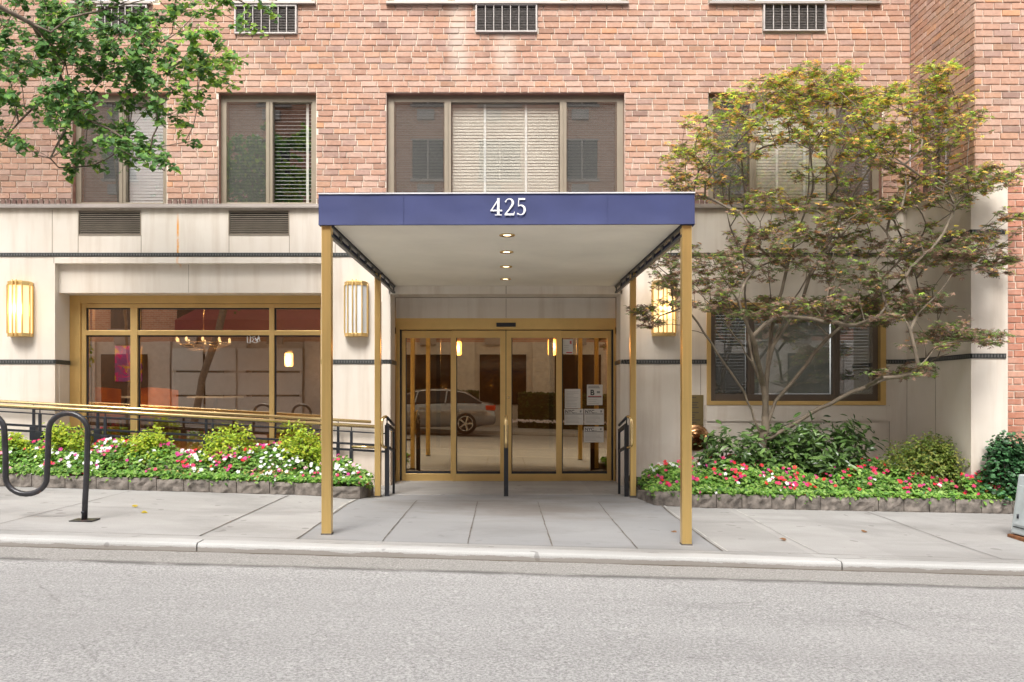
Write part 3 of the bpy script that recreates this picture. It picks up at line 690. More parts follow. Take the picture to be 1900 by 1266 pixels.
# ground-floor window on the right, lined with brass
lin = MB(); x0, x1, z0, z1 = OPR; t = .055
lin.box(x0, x0+t, -.02, .16, z0, z1); lin.box(x1-t*1.3, x1, -.02, .16, z0, z1); lin.box(x0+t, x1-t*1.3, -.018, .16, z1-.07, z1); lin.box(x0+t, x1-t*1.3, -.018, .16, z0, z0+t)
rw = lin.build('brass_window_lining', M['brass'], B, bevel=.003)
window((x0+t, x1-t*1.3, z0+t, z1-.07), .06, [(1, 'screen'), (2.35, 'muted'), (1, 'screen')], M['taupe_dark'], fr=.07, mull=.09, sillh=.09, head=.06)

# ---- restaurant window
YF = .36
x0, x1 = OPW[0], OPW[1]; ztop = PZ(543.7, .09); g = MB()
def zz(py): return PZ(py, YF)
def xx_(px): return PX(px, YF)
zb = .18
g.box(x0, xx_(149), YF, YF+.12, zb, ztop); g.box(xx_(149), x1, YF, YF+.12, zz(563), ztop)
g.box(xx_(149)+.004, xx_(158), YF+.02, YF+.12, zb, zz(563)); g.box(xx_(158), x1, YF+.02, YF+.12, zz(571), zz(563)-.004)
for a_, b_ in ((241, 254), (499, 508)): g.box(xx_(a_), xx_(b_), YF+.012, YF+.12, zb, zz(571))
for a_, b_ in ((158, 241), (254, 499), (508, 594)): g.box(xx_(a_), xx_(b_), YF+.016, YF+.12, zz(622), zz(613))
g.box(xx_(594), x1, YF+.01, YF+.12, zb, zz(571)); g.box(x0, x1, YF-.02, YF+.12, zb-.1, zb)
sf = g.build('shop_window', M['brass'], B, bevel=.003)
for a_, b_ in ((158, 241), (254, 499), (508, 594)):
    for c_, d_ in ((613, 571), (None, 622)):
        g = MB(); z0_ = zb if c_ is None else zz(c_); g.box(xx_(a_), xx_(b_), YF+.06, YF+.068, z0_, zz(d_)); g.build('shop_pane', M['glass_shop'], sf)
g = MB()
for a_ in (158, 254, 508):
    g.box(xx_(a_), xx_(a_)+.018, YF+.05, YF+.06, zb, zz(571))
for a_, b_ in ((158, 241), (254, 499), (508, 594)):
    g.box(xx_(a_)+.018, xx_(b_), YF+.05, YF+.06, zz(573.5), zz(571)); g.box(xx_(a_)+.018, xx_(b_), YF+.05, YF+.06, zz(624.5), zz(622))
g.build('shop_gasket', M['black'], sf)
# restaurant room
g = MB(); fz = .45
g.add([(-6.6, .5, fz), (-2.0, .5, fz), (-2.0, 5.5, fz), (-6.6, 5.5, fz)], [(0, 1, 2, 3)], mi=0)
g.add([(-6.6, .5, 3.05), (-2.0, .5, 3.05), (-2.0, 5.5, 3.05), (-6.6, 5.5, 3.05)], [(0, 3, 2, 1)], mi=1)
g.box(-6.7, -6.6, .5, 5.6, fz, 3.05, mi=1); g.box(-2.0, -1.9, .5, 5.6, fz, 3.05, mi=2); g.box(-6.6, -2.0, 5.5, 5.6, fz, 3.05, mi=2)
g.box(-6.6, -5.7, .52, .6, fz, 3.05, mi=1)
g.build('restaurant_room', [M['wood'], simple('warm_brown_wall', (.17, .10, .055), .7), M['wallpaint']], B)
# lobby
g = MB(); lx0, lx1 = -1.75, 1.85
g.add([(lx0, .62, .01), (lx1, .62, .01), (lx1, 5, .01), (lx0, 5, .01)], [(0, 1, 2, 3)], mi=0)
g.add([(lx0, .62, 2.6), (lx1, .62, 2.6), (lx1, 5, 2.6), (lx0, 5, 2.6)], [(0, 3, 2, 1)], mi=1)
g.box(lx0-.1, lx0, .62, 5, 0, 2.6, mi=1); g.box(lx1, lx1+.1, .62, 5, 0, 2.6, mi=1); g.box(lx0, lx1, 5, 5.1, 0, 2.6, mi=1)
g.build('lobby_room', [simple('lobby_floor', (.22, .15, .08), .4), simple('tan_panelling', (.21, .145, .065), .6)], B)
g = MB()
for xc in (-1.42, -1.02, .78, 1.22): g.box(xc-.035, xc+.035, 2.2, 2.26, .35, 2.3)
g.box(-1.74, 1.84, 2.2, 2.25, .02, .36)
g.box(lx0, lx1, 2.2, 2.27, 2.2, 2.3)
g.build('inner_door', simple('dark_oak', (.11, .07, .028), .5), B)

# ---- sliding entrance doors
YD = .54
def dx(px): return PX(px, YD)
def dz(py): return PZ(py, YD)
g = MB(); X0, X1 = OPD[0], OPD[1]
g.box(X0, dx(742), YD-.02, YD+.14, .016, dz(591)); g.box(dx(1138), X1, YD-.02, YD+.14, .016, dz(591))
g.box(dx(742), dx(1138), YD-.03, YD+.14, dz(612), dz(591)+.01); g.box(dx(742), dx(1138), YD-.02, YD+.14, .014, dz(893.5))
g.box(dx(917), dx(961), YD-.033, YD-.03, dz(610), dz(596))
df = g.build('entrance_door', M['brass'], B, bevel=.003)
g = MB(); g.box(dx(921), dx(957), YD-.055, YD-.033, dz(607), dz(599.5)); g.build('door_sensor', M['black'], df, bevel=.006)
g = MB(); g.box(dx(742), dx(745), YD, YD+.1, .03, dz(612)); g.box(dx(1135), dx(1138), YD, YD+.1, .03, dz(612)); g.box(dx(745), dx(1135), YD+.06, YD+.1, dz(614.5), dz(612)); g.box(dx(938.2), dx(939.4), YD+.01, YD+.04, dz(893), dz(612)); g.build('door_gap', M['black'], df)
for i, (a_, b_, c_, d_, off) in enumerate(((745, 752, 836, 844.5, .035), (845, 846.5, 928, 938.2, 0), (939.4, 949, 1032, 1041, 0), (1041.5, 1043, 1127, 1135, .035))):
    g = MB(); y0, y1 = YD+off, YD+off+.03; zt, zb_ = dz(613.5), dz(893)
    g.box(dx(a_), dx(b_), y0, y1, zb_, zt); g.box(dx(c_), dx(d_), y0, y1, zb_, zt)
    if i in (1,): g.box(dx(838), dx(846), y0-.004, y1, zb_, zt)
    if i in (2,): g.box(dx(1032), dx(1042), y0-.004, y1, zb_, zt)
    g.box(dx(b_), dx(c_), y0+.002, y1, dz(627), zt); g.box(dx(b_), dx(c_), y0+.002, y1, zb_, dz(879.5))
    g.build('sliding_panel', M['brass'], df, bevel=.002)
    g = MB(); g.box(dx(b_), dx(c_), y0+.012, y0+.018, dz(879.5), dz(627)); g.build('door_pane', M['glass_door'], df)
    g = MB(); g.box(dx(b_), dx(c_), y0+.005, y0+.011, dz(879.5), dz(875)); g.box(dx(b_), dx(b_)+.012, y0+.005, y0+.011, dz(875), dz(627)); g.build('door_gasket', M['black'], df)
g = MB(); g.lathe([(.016, 0), (.016, -.008), (.009, -.010)], (dx(943.5), YD, dz(738)), 'Y', 16); g.build('lock_cylinder', M['brass_tube'], df)

# ---------------------------------------------------------------- entrance canopy
CFY = F/223.0-DW; CF = 6.66-DW; XL, XR = -1.514, 1.585; PLX, PRX = -1.457, 1.529
C_ = thing('entrance_canopy', 'navy canvas entrance canopy numbered 425 on four gold posts', 'canopy', (0.036, CF, 0))
zb0, zt0, zbk, ztk = 2.600, 2.857, 2.645, 2.90
def canv():
    g = MB(); t = .025
    # front valance with slightly wavy fabric
    n = 40; V = []
    for i in range(n+1):
        x = XL+(XR-XL)*i/n; tilt = .008*i/n
        for j in range(5):
            z = zb0+tilt+(zt0-zb0)*j/4; y = CF+.006*math.sin(i*.9+j)*(j in (1, 2, 3))*.5-(.006 if j == 0 else 0)
            V.append((x, y, z))
    g.add(V, [(i*5+j, (i+1)*5+j, (i+1)*5+j+1, i*5+j+1) for i in range(n) for j in range(4)], smooth=True)
    g.add([(XL, CF+t, zb0), (XR, CF+t, zb0+.008), (XR, CF+t, zt0), (XL, CF+t, zt0)], [(0, 3, 2, 1)])
    g.add([(XL, CF-.006, zb0), (XR, CF-.006, zb0+.008), (XR, CF+t, zb0+.008), (XL, CF+t, zb0)], [(0, 3, 2, 1)])
    for x, s_ in ((XL, 1), (XR, -1)):   # side valances
        V = [(x, CF, zb0), (x, -.02, zbk), (x, -.02, ztk), (x, CF, zt0), (x+s_*t, CF+t, zb0), (x+s_*t, -.02, zbk), (x+s_*t, -.02, ztk), (x+s_*t, CF+t, zt0)]
        g.add(V, [(0, 1, 2, 3), (4, 7, 6, 5), (0, 4, 5, 1)])
    g.add([(XL, CF, zt0), (XR, CF, zt0+.008), (XR, -.02, ztk), (XL, -.02, ztk)], [(0, 1, 2, 3)])
    return g
canv().build('canvas_cover', M['canvas'], C_)
g = MB(); g.bar((XL-.002, CF-.004, zt0+.0), (XR+.002, CF-.004, zt0+.009), .014, .010); g.build('top_piping', M['canvas_edge'], C_)
g = MB()
for x in (XL+.70, XR-.72): g.box(x-.0015, x+.0015, CF-.0095, CF-.008, zb0+.008, zt0)
g.build('canvas_seam', M['canvas'], C_)
g = MB(); sx0, sx1 = -1.407, 1.479
g.add([(sx0, CF+.03, zb0+.012), (sx1, CF+.03, zb0+.012), (sx1, -.014, zbk+.012), (sx0, -.014, zbk+.012), (sx0, CF+.03, zb0+.03), (sx1, CF+.03, zb0+.03), (sx1, -.014, zbk+.03), (sx0, -.014, zbk+.03)],
      [(0, 1, 2, 3), (4, 7, 6, 5), (0, 4, 5, 1), (2, 6, 7, 3), (0, 3, 7, 4), (1, 5, 6, 2)]); sof = g.build('soffit', M['soffit'], C_)
def sz(y): return zb0+(zbk-zb0)*(y-CF)/(0-CF)
for side, xe in ((-1, -1.43), (1, 1.502)):   # openwork side rail
    g = MB(); y0, y1 = CF+.05, -.03; h = .078
    g.bar((xe, y0, sz(y0)-.003), (xe, y1, sz(y1)-.003), .03, .022); g.bar((xe, y0, sz(y0)-h), (xe, y1, sz(y1)-h), .03, .022)
    n = 9
    for i in range(n+1):
        y = y0+(y1-y0)*i/n; w = .11
        a_, b_ = y-w/2, y+w/2; a_ = max(a_, y0); b_ = min(b_, y1)
        g.add([(xe-.006, a_, sz(y)-.005), (xe-.006, b_, sz(y)-.005), (xe-.006, b_-.03, sz(y)-h+.005), (xe-.006, a_+.03, sz(y)-h+.005), (xe+.006, a_, sz(y)-.005), (xe+.006, b_, sz(y)-.005), (xe+.006, b_-.03, sz(y)-h+.005), (xe+.006, a_+.03, sz(y)-h+.005)],
              [(0, 1, 2, 3), (4, 7, 6, 5), (0, 4, 5, 1), (1, 5, 6, 2), (2, 6, 7, 3), (3, 7, 4, 0)])
    g.build('side_rail', M['frame_dark'], C_)
CBY = F/158.5-DW
for x, y, py in ((PLX, CFY, 0), (PRX, CFY, 0), (PLX, CBY, 0), (PRX, CBY, 0)):
    w = .040 if y < -3 else .034; g = MB(); zt = sz(y)+(.0 if y < -3 else -.002)
    g.box(x-w, x+w, y-w, y+w, zg(x, y)-.01 if y < -3 else .03, zt+.005); p = g.build('post', M['brass_v'], C_, bevel=.005)
    g = MB(); g.box(x-w-.004, x+w+.004, y-w-.004, y+w+.004, zg(x, y)-.01, zg(x, y)+.012 if y < -3 else .032); g.build('post_foot', M['groove'], p)
    if y > -3:
        g = MB(); g.box(x-.06, x+.06, y-.02, y+.02, zt-.004, zt+.008); g.build('post_bracket', M['frame_dark'], p)
for i, s_ in enumerate((210, 187, 167, 150)):
    D = F/s_; y = D-DW; x = (939.5+1.5-i-HX)*D/F; z = sz(y)+.011
    g = MB(); g.lathe([(.034, -.001), (.068, -.001), (.070, -.006), (.066, -.010), (.052, -.010), (.036, -.003)], (x, y, z), n=24); tr = g.build('downlight', M['brass_tube'], sof)
    g = MB(); g.lathe([(.0, -.004), (.034, -.004), (.034, -.002)], (x, y, z), n=20); g.build('bulb', M['lamp_glow'], sof)
# street number, thickened strokes of a serif face
def ribbon(g, pts, ws, x, z, s, y):
    V = []
    for i, (px, pz) in enumerate(pts):
        a_ = Vector(pts[max(0, i-1)]); b_ = Vector(pts[min(len(pts)-1, i+1)]); d = (b_-a_).normalized(); q = Vector((-d.y, d.x))*ws[i]/2
        for t in (-1, 1): r = Vector((px, pz))+q*t; V.append((x+r.x*s, y, z+r.y*s))
    o = [(v[0], y-.003, v[2]) for v in V]; m = len(V)
    Fc = [(2*i, 2*i+1, 2*i+3, 2*i+2) for i in range(len(pts)-1)]+[(m+2*i, m+2*i+2, m+2*i+3, m+2*i+1) for i in range(len(pts)-1)]
    Fc += [(2*i, 2*i+2, m+2*i+2, m+2*i) for i in range(len(pts)-1)]+[(2*i+1, m+2*i+1, m+2*i+3, 2*i+3) for i in range(len(pts)-1)]
    g.add(V+o, Fc)
def arc(cx, cz, rx, rz, a0, a1, n=10): return [(cx+rx*math.cos(R(a0+(a1-a0)*i/n)), cz+rz*math.sin(R(a0+(a1-a0)*i/n))) for i in range(n+1)]
g = MB(); s = .142; ZN = PZ(400.5, CF); yb = CF-.010
x4 = PX(910, CF); x2 = PX(935.5, CF); x5 = PX(958, CF)
ribbon(g, [(.46, 0.03), (.46, 1.0)], [.14, .14], x4, ZN, s, yb-.0000)
ribbon(g, [(.50, .98), (.03, .27)], [.065, .065], x4, ZN, s, yb-.0006)
ribbon(g, [(.0, .28), (.68, .28)], [.085, .085], x4, ZN, s, yb-.0012)
ribbon(g, [(.26, .022), (.66, .022)], [.045, .045], x4, ZN, s, yb-.0018)
p2 = [(.06, .78)]+arc(.29, .74, .21, .22, 165, -20, 12)+[(.44, .56), (.28, .33), (.08, .10)]
w2 = [.1, .085, .06, .05, .05, .055, .06, .075, .095, .11, .125, .135, .135, .13, .115, .085, .07]
ribbon(g, p2, (w2+[.06]*5)[:len(p2)], x2, ZN, s, yb)
ribbon(g, [(.03, .055), (.57, .055)], [.11, .11], x2, ZN, s, yb-.0006); ribbon(g, [(.55, .02), (.59, .22)], [.05, .04], x2, ZN, s, yb-.0012)
ribbon(g, [(.12, .95), (.51, .95)], [.10, .10], x5, ZN, s, yb); ribbon(g, [(.145, .98), (.115, .52)], [.05, .045], x5, ZN, s, yb-.0006)
p5 = [(.11, .53)]+arc(.25, .315, .235, .275, 105, -130, 14)+[(.04, .09)]
w5 = [.045, .05, .07, .09, .11, .125, .13, .13, .125, .11, .09, .07, .055, .05, .05, .07, .09]
ribbon(g, p5, (w5+[.08]*4)[:len(p5)], x5, ZN, s, yb-.0012)
g.build('street_number', M['white_letter'], C_)

# ---------------------------------------------------------------- wall lamps
def wall_lamp(cx, zc, lit, label):
    t = thing('wall_lamp', label, 'wall lamp', (cx, 0, zc), 'brass wall lamps on the limestone wall')
    w, h, d = .148, .365, .16
    sec = [(-w, 0), (-w, -.085), (-w*.62, -d), (w*.62, -d), (w, -.085), (w, 0)]
    g = MB(); sc = [(cx+x*.95, y*.95) for x, y in sec]; g.prism([(p[0], p[1]) for p in sc], 2, zc-h+.04, zc+h-.05); g.build('glass_shade', M['shade_lit' if lit else 'shade_off'], t)
    g = MB()
    for z0, z1 in ((zc+h-.06, zc+h-.012), (zc-h, zc-h+.045)): g.prism([(cx+x*1.02, y*1.02) for x, y in sec], 2, z0, z1)
    g.prism([(cx+x*.9, y*.9) for x, y in sec], 2, zc+h-.012, zc+h-.002)
    for x, y in ((-w, -.085), (w, -.085), (-w*.62, -d), (w*.62, -d)): g.bar((cx+x*1.01, y*1.01, zc-h+.04), (cx+x*1.01, y*1.01, zc+h-.05), .016, .016)
    g.bar((cx-w, -.01, zc-h+.04), (cx-w, -.01, zc+h-.05), .014, .02); g.bar((cx+w, -.01, zc-h+.04), (cx+w, -.01, zc+h-.05), .014, .02)
    for x in (-.03, .018):
        g.tube([(cx+x, -d-.012, zc-h-.012), (cx+x, -d-.012, zc+h+.012)], .009, 8)
        for zz_ in (zc+h-.03, zc-h+.02): g.box(cx+x-.012, cx+x+.012, -d-.02, -d+.0, zz_-.016, zz_+.016)
    g.box(cx-.05, cx+.05, -.12, 0, zc+h-.002, zc+h+.008)
    g.build('brass_frame', M['brass'], t, bevel=.002)
    g = MB(); g.box(cx-w*.8, cx+w*.8, -.0, -.01, zc-h*.9, zc+h*.9); g.build('back_plate', M['brass'], t)
    if lit:
        li = bpy.data.lights.new('lamp_light', 'POINT'); li.energy = 2.4; li.color = (1, .7, .4); li.shadow_soft_size = .1
        lo = bpy.data.objects.new('lamp_light', li); COL.objects.link(lo); lo.parent = t; lo.location = (0, -.24, .0)
    return t
zl_ = PZ(573, -.1)
wall_lamp(PX(33, -.1), zl_, True, 'lit brass wall lamp left of the big restaurant window')
wall_lamp(PX(660, -.1), zl_, False, 'unlit brass wall lamp with white glass between restaurant window and canopy')
wall_lamp(PX(1233, -.1), PZ(572, -.1), True, 'lit brass wall lamp right of the entrance behind maple leaves')

# ---------------------------------------------------------------- handrails at the door
def door_rail(xn, xf, yn, yf, label, side):
    t = thing('door_handrail', label, 'handrail', (xn, yn, .012), 'short handrails in front of the sliding doors'); zn, zf = .955, .845
    g = MB(); g.box(xn-.026, xn+.026, yn-.015, yn+.015, .0, zn-.10); g.build('post', M['black'], t, bevel=.002)
    g = MB(); g.box(xf-.014, xf+.014, yf-.014, yf+.014, .0, zf-.05); g.build('rear_post', M['black'], t, bevel=.002)
    g = MB(); g.bar((xn, yn, zn-.10), (xf, yf, zf-.07), .03, .04); g.bar((xn, yn, .60), (xf, yf, .53), .025, .03); g.tube([(xn, yn, zn-.01), (xf, yf, zf-.0)], .017, 10); g.box(xn-.006, xn+.006, yn-.01, yn+.01, zn-.1, zn); g.build('rail_bar', M['black'], t)
    pts = []; ox = .045*side
    for i in range(7): a_ = R(90+180*i/6); pts.append((xn+ox*(math.sin(R(180*i/6)))*1.0, yn-.05+math.cos(a_)*.06+.0, zn-.045+.04*math.sin(a_)))
    loop = [(xn, yn+.0, zn), (xn+ox*.6, yn-.07, zn), (xn+ox, yn-.11, zn-.035), (xn+ox, yn-.115, zn-.10), (xn+ox, yn-.115, zn-.28), (xn+ox, yn-.11, zn-.33), (xn+ox*.6, yn-.07, zn-.365), (xn, yn, zn-.365)]
    g = MB(); g.tube(loop, .019, 12); lp = g.build('brass_loop', M['brass_tube'], t)
    sb = lp.modifiers.new('s', 'SUBSURF'); sb.levels = 2; sb.render_levels = 2
door_rail((718-HX)/157, (730-HX)/153.7, -1.15, -.93, 'short black and brass handrail at the left end of the doors', -1)
door_rail((939-HX)/157, (939.5-HX)/150, -1.15, -.75, 'short black and brass handrail in front of the middle of the doors', .0)
door_rail((1162-HX)/157, (1149-HX)/153.7, -1.18, -.95, 'short black and brass handrail at the right end of the doors', 1)

# ramp railings
def ramp_rail(label, Y, xr, zr, slope, posts, ext):
    t = thing('ramp_railing', label, 'railing', (xr, Y, 0), 'twin railings of the ramp behind the left flower bed')
    xl = -9.0; zf_ = lambda x, d: zr+slope*(xr-x)-d
    g = MB(); g.tube([(xl, Y, zf_(xl, 0)), (xr, Y, zf_(xr, 0))], .021, 12); g.build('brass_rail', M['brass_tube'], t)
    if ext:
        g = MB(); g.tube([(xr-.28, Y-.02, zr-.245), (xr+.02, Y-.02, zr-.255)], .019, 12); g.build('lower_brass_rail', M['brass_tube'], t)
    g = MB()
    for d, h in ((.078, .016), (.30, .028)): g.bar((xl, Y, zf_(xl, d)), (xr+.12, Y, zf_(xr+.12, d)), .016, h)
    if ext: g.bar((xl, Y, zf_(xl, .225)), (xr+.1, Y, zf_(xr+.1, .225)), .012, .012)
    g.build('black_rail', M['black'], t)
    for x in posts:
        g = MB(); z = zf_(x, 0); g.box(x-.016, x+.016, Y-.012, Y+.012, z-.3, z-.07); g.box(x-.006, x+.006, Y-.006, Y+.006, z-.07, z-.018)
        w = .04 if x < -2.5 else .02; g.box(x-w, x+w, Y-.03, Y+.03, z-.95, z-.3); g.build('railing_post', M['black'], t, bevel=.002)
ramp_rail('near brass topped black ramp railing just behind the left flower bed', -.80, -1.56, .822, .0576, (-1.85, -3.55, -4.87, -5.67, -6.9, -8.3), True)
ramp_rail('far brass topped black ramp railing close to the restaurant window', -.12, -1.72, .86, .0554, (-2.15, -3.88, -5.30, -6.14, -7.4, -8.6), False)

# ---------------------------------------------------------------- stone edged beds
YPF = -1.50
def stones(t, x0, x1, ret_x, hfun, rnd, side, YPF=YPF):
    x = x0; L0 = .325
    while x < x1-.05:
        L_ = min(L0*rnd.uniform(.8, 1.2), x1-x); g = MB(); n = 6
        if x1-(x+L_) < .12: L_ = x1-x
        gz = min(zg(x, -1.6), zg(x+L_, -1.6))-.03; top = hfun(x+L_/2)+rnd.uniform(-.008, .008)
        nu, nv = 7, 5; V = []; 
        for j in range(nv):
            for i in range(nu):
                u, v = i/(nu-1), j/(nv-1); edge = (i in (0, nu-1)) or (j in (0, nv-1))
                yy = YPF-(.0 if edge else rnd.uniform(.004, .026)); V.append((x+.004+(L_-.008)*u+(0 if edge else rnd.uniform(-.008, .008)), yy, gz+(top-gz)*v+(0 if edge else rnd.uniform(-.006, .006))))
        Fc = [(j*nu+i, j*nu+i+1, (j+1)*nu+i+1, (j+1)*nu+i) for j in range(nv-1) for i in range(nu-1)]
        g.add(V, Fc); a_, b_ = x+.004, x+L_-.004
        g.add([(a_, YPF, top), (b_, YPF, top), (b_, YPF+.12, top-.004), (a_, YPF+.12, top-.004), (a_, YPF, gz), (b_, YPF, gz), (b_, YPF+.14, gz), (a_, YPF+.14, gz)], [(0, 1, 2, 3), (0, 3, 7, 4), (1, 5, 6, 2), (3, 2, 6, 7)])
        k = rnd.uniform(.8, 1.2); g.build('stone_block', M['granite'], t); x += L_
    # splayed return beside the entrance
    xe = x1 if side < 0 else x0; top = hfun(xe); gz = -.1
    for q in range(2):
        f0, f1 = q/2, (q+1)/2; ax, ay = xe+(ret_x-xe)*f0, YPF+.45*f0; bx_, by_ = xe+(ret_x-xe)*f1-.004*side, YPF+.45*f1-.006
        g = MB(); nx, ny = (by_-ay), -(bx_-ax); ln = math.hypot(nx, ny); nx, ny = nx/ln*.13, ny/ln*.13
        if (side < 0 and nx > 0) or (side > 0 and nx < 0): nx, ny = -nx, -ny
        tp = top-.02*q
        V = [(ax, ay, gz), (bx_, by_, gz), (bx_+nx, by_+ny, gz), (ax+nx, ay+ny, gz), (ax, ay, tp), (bx_, by_, tp-.015), (bx_+nx, by_+ny, tp-.015), (ax+nx, ay+ny, tp)]
        g.add(V, [(0, 1, 5, 4), (1, 2, 6, 5), (2, 3, 7, 6), (3, 0, 4, 7), (4, 5, 6, 7)]); g.build('stone_block', M['granite'], t, bevel=.008)
rnd = random.Random(5)
hl = lambda x: zg(x, -1.6)+.142; hr = lambda x: zg(x, -1.8)+.155
YPR = -1.78
T = thing('flower_bed_edging', 'rough granite block edging of the left flower bed', 'stone edging', (-4, YPF, 0), 'granite edgings of the two flower beds')
stones(T, -9, PX(668, YPF), PX(692, YPF+.4), hl, rnd, -1)
g = MB(); g.add(*grid(list(np.arange(-9, -1.5, .2)), [YPF+.04, -1.2, -.87], lambda x, y: K*x+.12+.02*math.sin(x*9+y*7))); g.build('soil', M['soil'], T)
T = thing('flower_bed_edging', 'rough granite block edging of the right flower bed', 'stone edging', (4, YPR, 0), 'granite edgings of the two flower beds')
stones(T, PX(1215, YPR), PX(1875, YPR)+.9, PX(1183, YPR+.45), hr, rnd, 1, YPR)
g = MB(); g.add(*grid([1.62]+list(np.arange(1.8, 6.6, .2)), [YPR+.03, -1.5, -1.2, -.8, -.4, -.01], lambda x, y: KR*x+.11+.02*math.sin(x*9+y*7)+.04*(y+1.5))); g.build('soil', M['soil'], T)

# ---------------------------------------------------------------- foliage templates
OVAL = ([(0, 0, 0), (.5, .35, .10), (.36, .75, .08), (0, 1, -.03), (-.36, .75, .08), (-.5, .35, .10), (0, .5, -.02)], [(0, 1, 6), (1, 2, 6), (2, 3, 6), (3, 4, 6), (4, 5, 6), (5, 0, 6)])
OVAL_N = ([(x*.62, y, z) for x, y, z in OVAL[0]], OVAL[1])
SPEAR = ([(0, 0, 0), (.17, .4, .05), (.13, .75, .03), (0, 1, -.10), (-.13, .75, .03), (-.17, .4, .05), (0, .5, -.02)], OVAL[1])
HEART = ([(0, 0.05, 0), (.28, -.06, .03), (.50, .22, .09), (.36, .62, .07), (0, 1.02, -.06), (-.36, .62, .07), (-.50, .22, .09), (-.28, -.06, .03), (0, .45, -.02)], [(0, 1, 8), (1, 2, 8), (2, 3, 8), (3, 4, 8), (4, 5, 8), (5, 6, 8), (6, 7, 8), (7, 0, 8)])
def star(n=5):
    V = [(0, 0, 0)]; Fc = []
    for k, (a_, L_) in enumerate(zip((-88, -45, 0, 45, 88), (.55, .85, 1.0, .85, .55))):
        t = R(90-a_); d = (math.cos(t), math.sin(t)); q = (-d[1], d[0]); w = .12; m = .42*L_
        b = len(V); V += [(d[0]*m+q[0]*w, d[1]*m+q[1]*w, .03), (d[0]*L_, d[1]*L_, -.10*L_), (d[0]*m-q[0]*w, d[1]*m-q[1]*w, .03)]; Fc.append((0, b+2, b+1, b))
    return V, Fc
STAR = star()
def petals():
    V = [(0, 0, .02)]; Fc = []
    for k in range(5):
        a_ = 2*math.pi*k/5; b = len(V)
        for da, r in ((-.55, .30), (-.45, .52), (0, .56), (.45, .52), (.55, .30)): V.append((r*math.cos(a_+da), r*math.sin(a_+da), .04*math.sin(k*2.1+da)))
        Fc.append((0, b, b+1, b+2, b+3, b+4))
    return V, Fc
PET = petals()
def jitcol(base, n, k=.2, rng=RNG):
    base = np.asarray(base); idx = rng.integers(0, len(base), n); c = base[idx]*(1+rng.uniform(-k, k, (n, 1))); return np.clip(c, 0, 1)

# ---- impatiens beds
def bed(name, label, x0, x1, y0, y1, topf, basef, nleaf, nfl, flcols, clump, seed):
    rng = np.random.default_rng(seed); g = MB()
    def surf(x, y):
        u = np.clip((y-y0)/(y1-y0)*np.where(x > 5.2, 4.0, 1), 0, 1); end = np.clip(np.minimum(x-x0, x1-x)/.35, 0, 1)**.5
        m = .04*np.sin(x*4.1+seed)+.035*np.sin(x*9.3+y*7+seed*2)+.02*np.sin(x*17+y*11)
        prof_ = (1-(1-np.clip(u*1.15, 0, 1))**2.0)
        return basef(x)+((topf(x)+m-basef(x))*prof_)*end+.02
    # leaves
    x = rng.uniform(x0, x1, nleaf); u = rng.random(nleaf)**1.5; y = y0+(y1-y0)*u-rng.random(nleaf)*.03; wing = x > 5.2; y[wing] = y0+(y[wing]-y0)*.22
    z = surf(x, y)-rng.random(nleaf)**1.6*.13+.012
    edge = y < y0+.11; z[edge] = np.maximum(z[edge], basef(x[edge])+.045+rng.random(edge.sum())*.04); ov = rng.random(nleaf) < .012; y[ov & edge] -= .06; z[ov & edge] -= .06*rng.random((ov & edge).sum())
    z = np.maximum(z, basef(x)+.0)
    nr = np.stack([rng.normal(0, .45, nleaf), -.75+rng.normal(0, .4, nleaf)+u*.3, .75+rng.random(nleaf)*.5], 1)
    cols = jitcol([(.12, .27, .04), (.18, .36, .055), (.25, .43, .08), (.07, .17, .03), (.32, .48, .12)], nleaf, .2, rng)
    pl = np.floor(x/.24+.3*np.sin(y*9))*1.7+np.floor(y/.2)*2.3; cols = np.clip(cols*(.82+.36*np.abs(np.sin(pl*12.9)))[:, None], 0, 1)     # plant by plant
    gap = (np.abs((x/.24+.3*np.sin(y*9)) % 1-.5) > .44) & (rng.random(nleaf) < .8); z[gap] -= .06
    g.scatter(*OVAL_N, np.stack([x, y, z], 1), nr, rng.uniform(0, 6.28, nleaf), rng.uniform(.035, .062, nleaf), cols, 0)
    # flowers grow in patches of one colour
    xs2 = []; 
    while len(xs2) < nfl:
        cx = rng.uniform(x0+.05, x1-.05); cu = rng.random()**1.2; k = rng.integers(1, 2+clump*2); ci = rng.random()
        for _ in range(k): xs2.append((cx+rng.normal(0, .09), cu+rng.normal(0, .14), ci, rng.random()))
    xs2 = np.array(xs2)[:nfl]; x = np.clip(xs2[:, 0], x0, x1); y = y0+(y1-y0)*np.clip(xs2[:, 1], 0, 1); wing = x > 5.2; y[wing] = y0+(y[wing]-y0)*.22; z = surf(x, y)+.022+rng.random(nfl)*.02
    pc = [flcols(a_, b_, c_) for a_, b_, c_ in zip(xs2[:, 2], x, xs2[:, 3])]
    nr = np.stack([rng.normal(0, .35, nfl), -.8+rng.normal(0, .3, nfl), .55+rng.random(nfl)*.5], 1)
    g.scatter(*PET, np.stack([x, y, z], 1), nr, rng.uniform(0, 6.28, nfl), rng.uniform(.030, .050, nfl), pc, 1)
    o = g.build(name, [M['leaf'], M['petal']]); tag(o, label, 'flowers', kind='stuff'); return o
PINK = (.72, .05, .16); MAG = (.62, .06, .28); RED = (.72, .03, .045); WHT = (.80, .80, .80); PAL = (.78, .42, .50)
def fl_left(a, x, b):
    w = .33+.12*math.sin(x*2.2)
    if a < w: return WHT
    return (PINK if b < .35 else (MAG if b < .75 else (PAL if b < .85 else RED)))
def fl_right(a, x, b):
    w = .18+.06*math.sin(x*3); 
    if a < w: return WHT
    return (RED if b < .38 else (PINK if b < .8 else MAG))
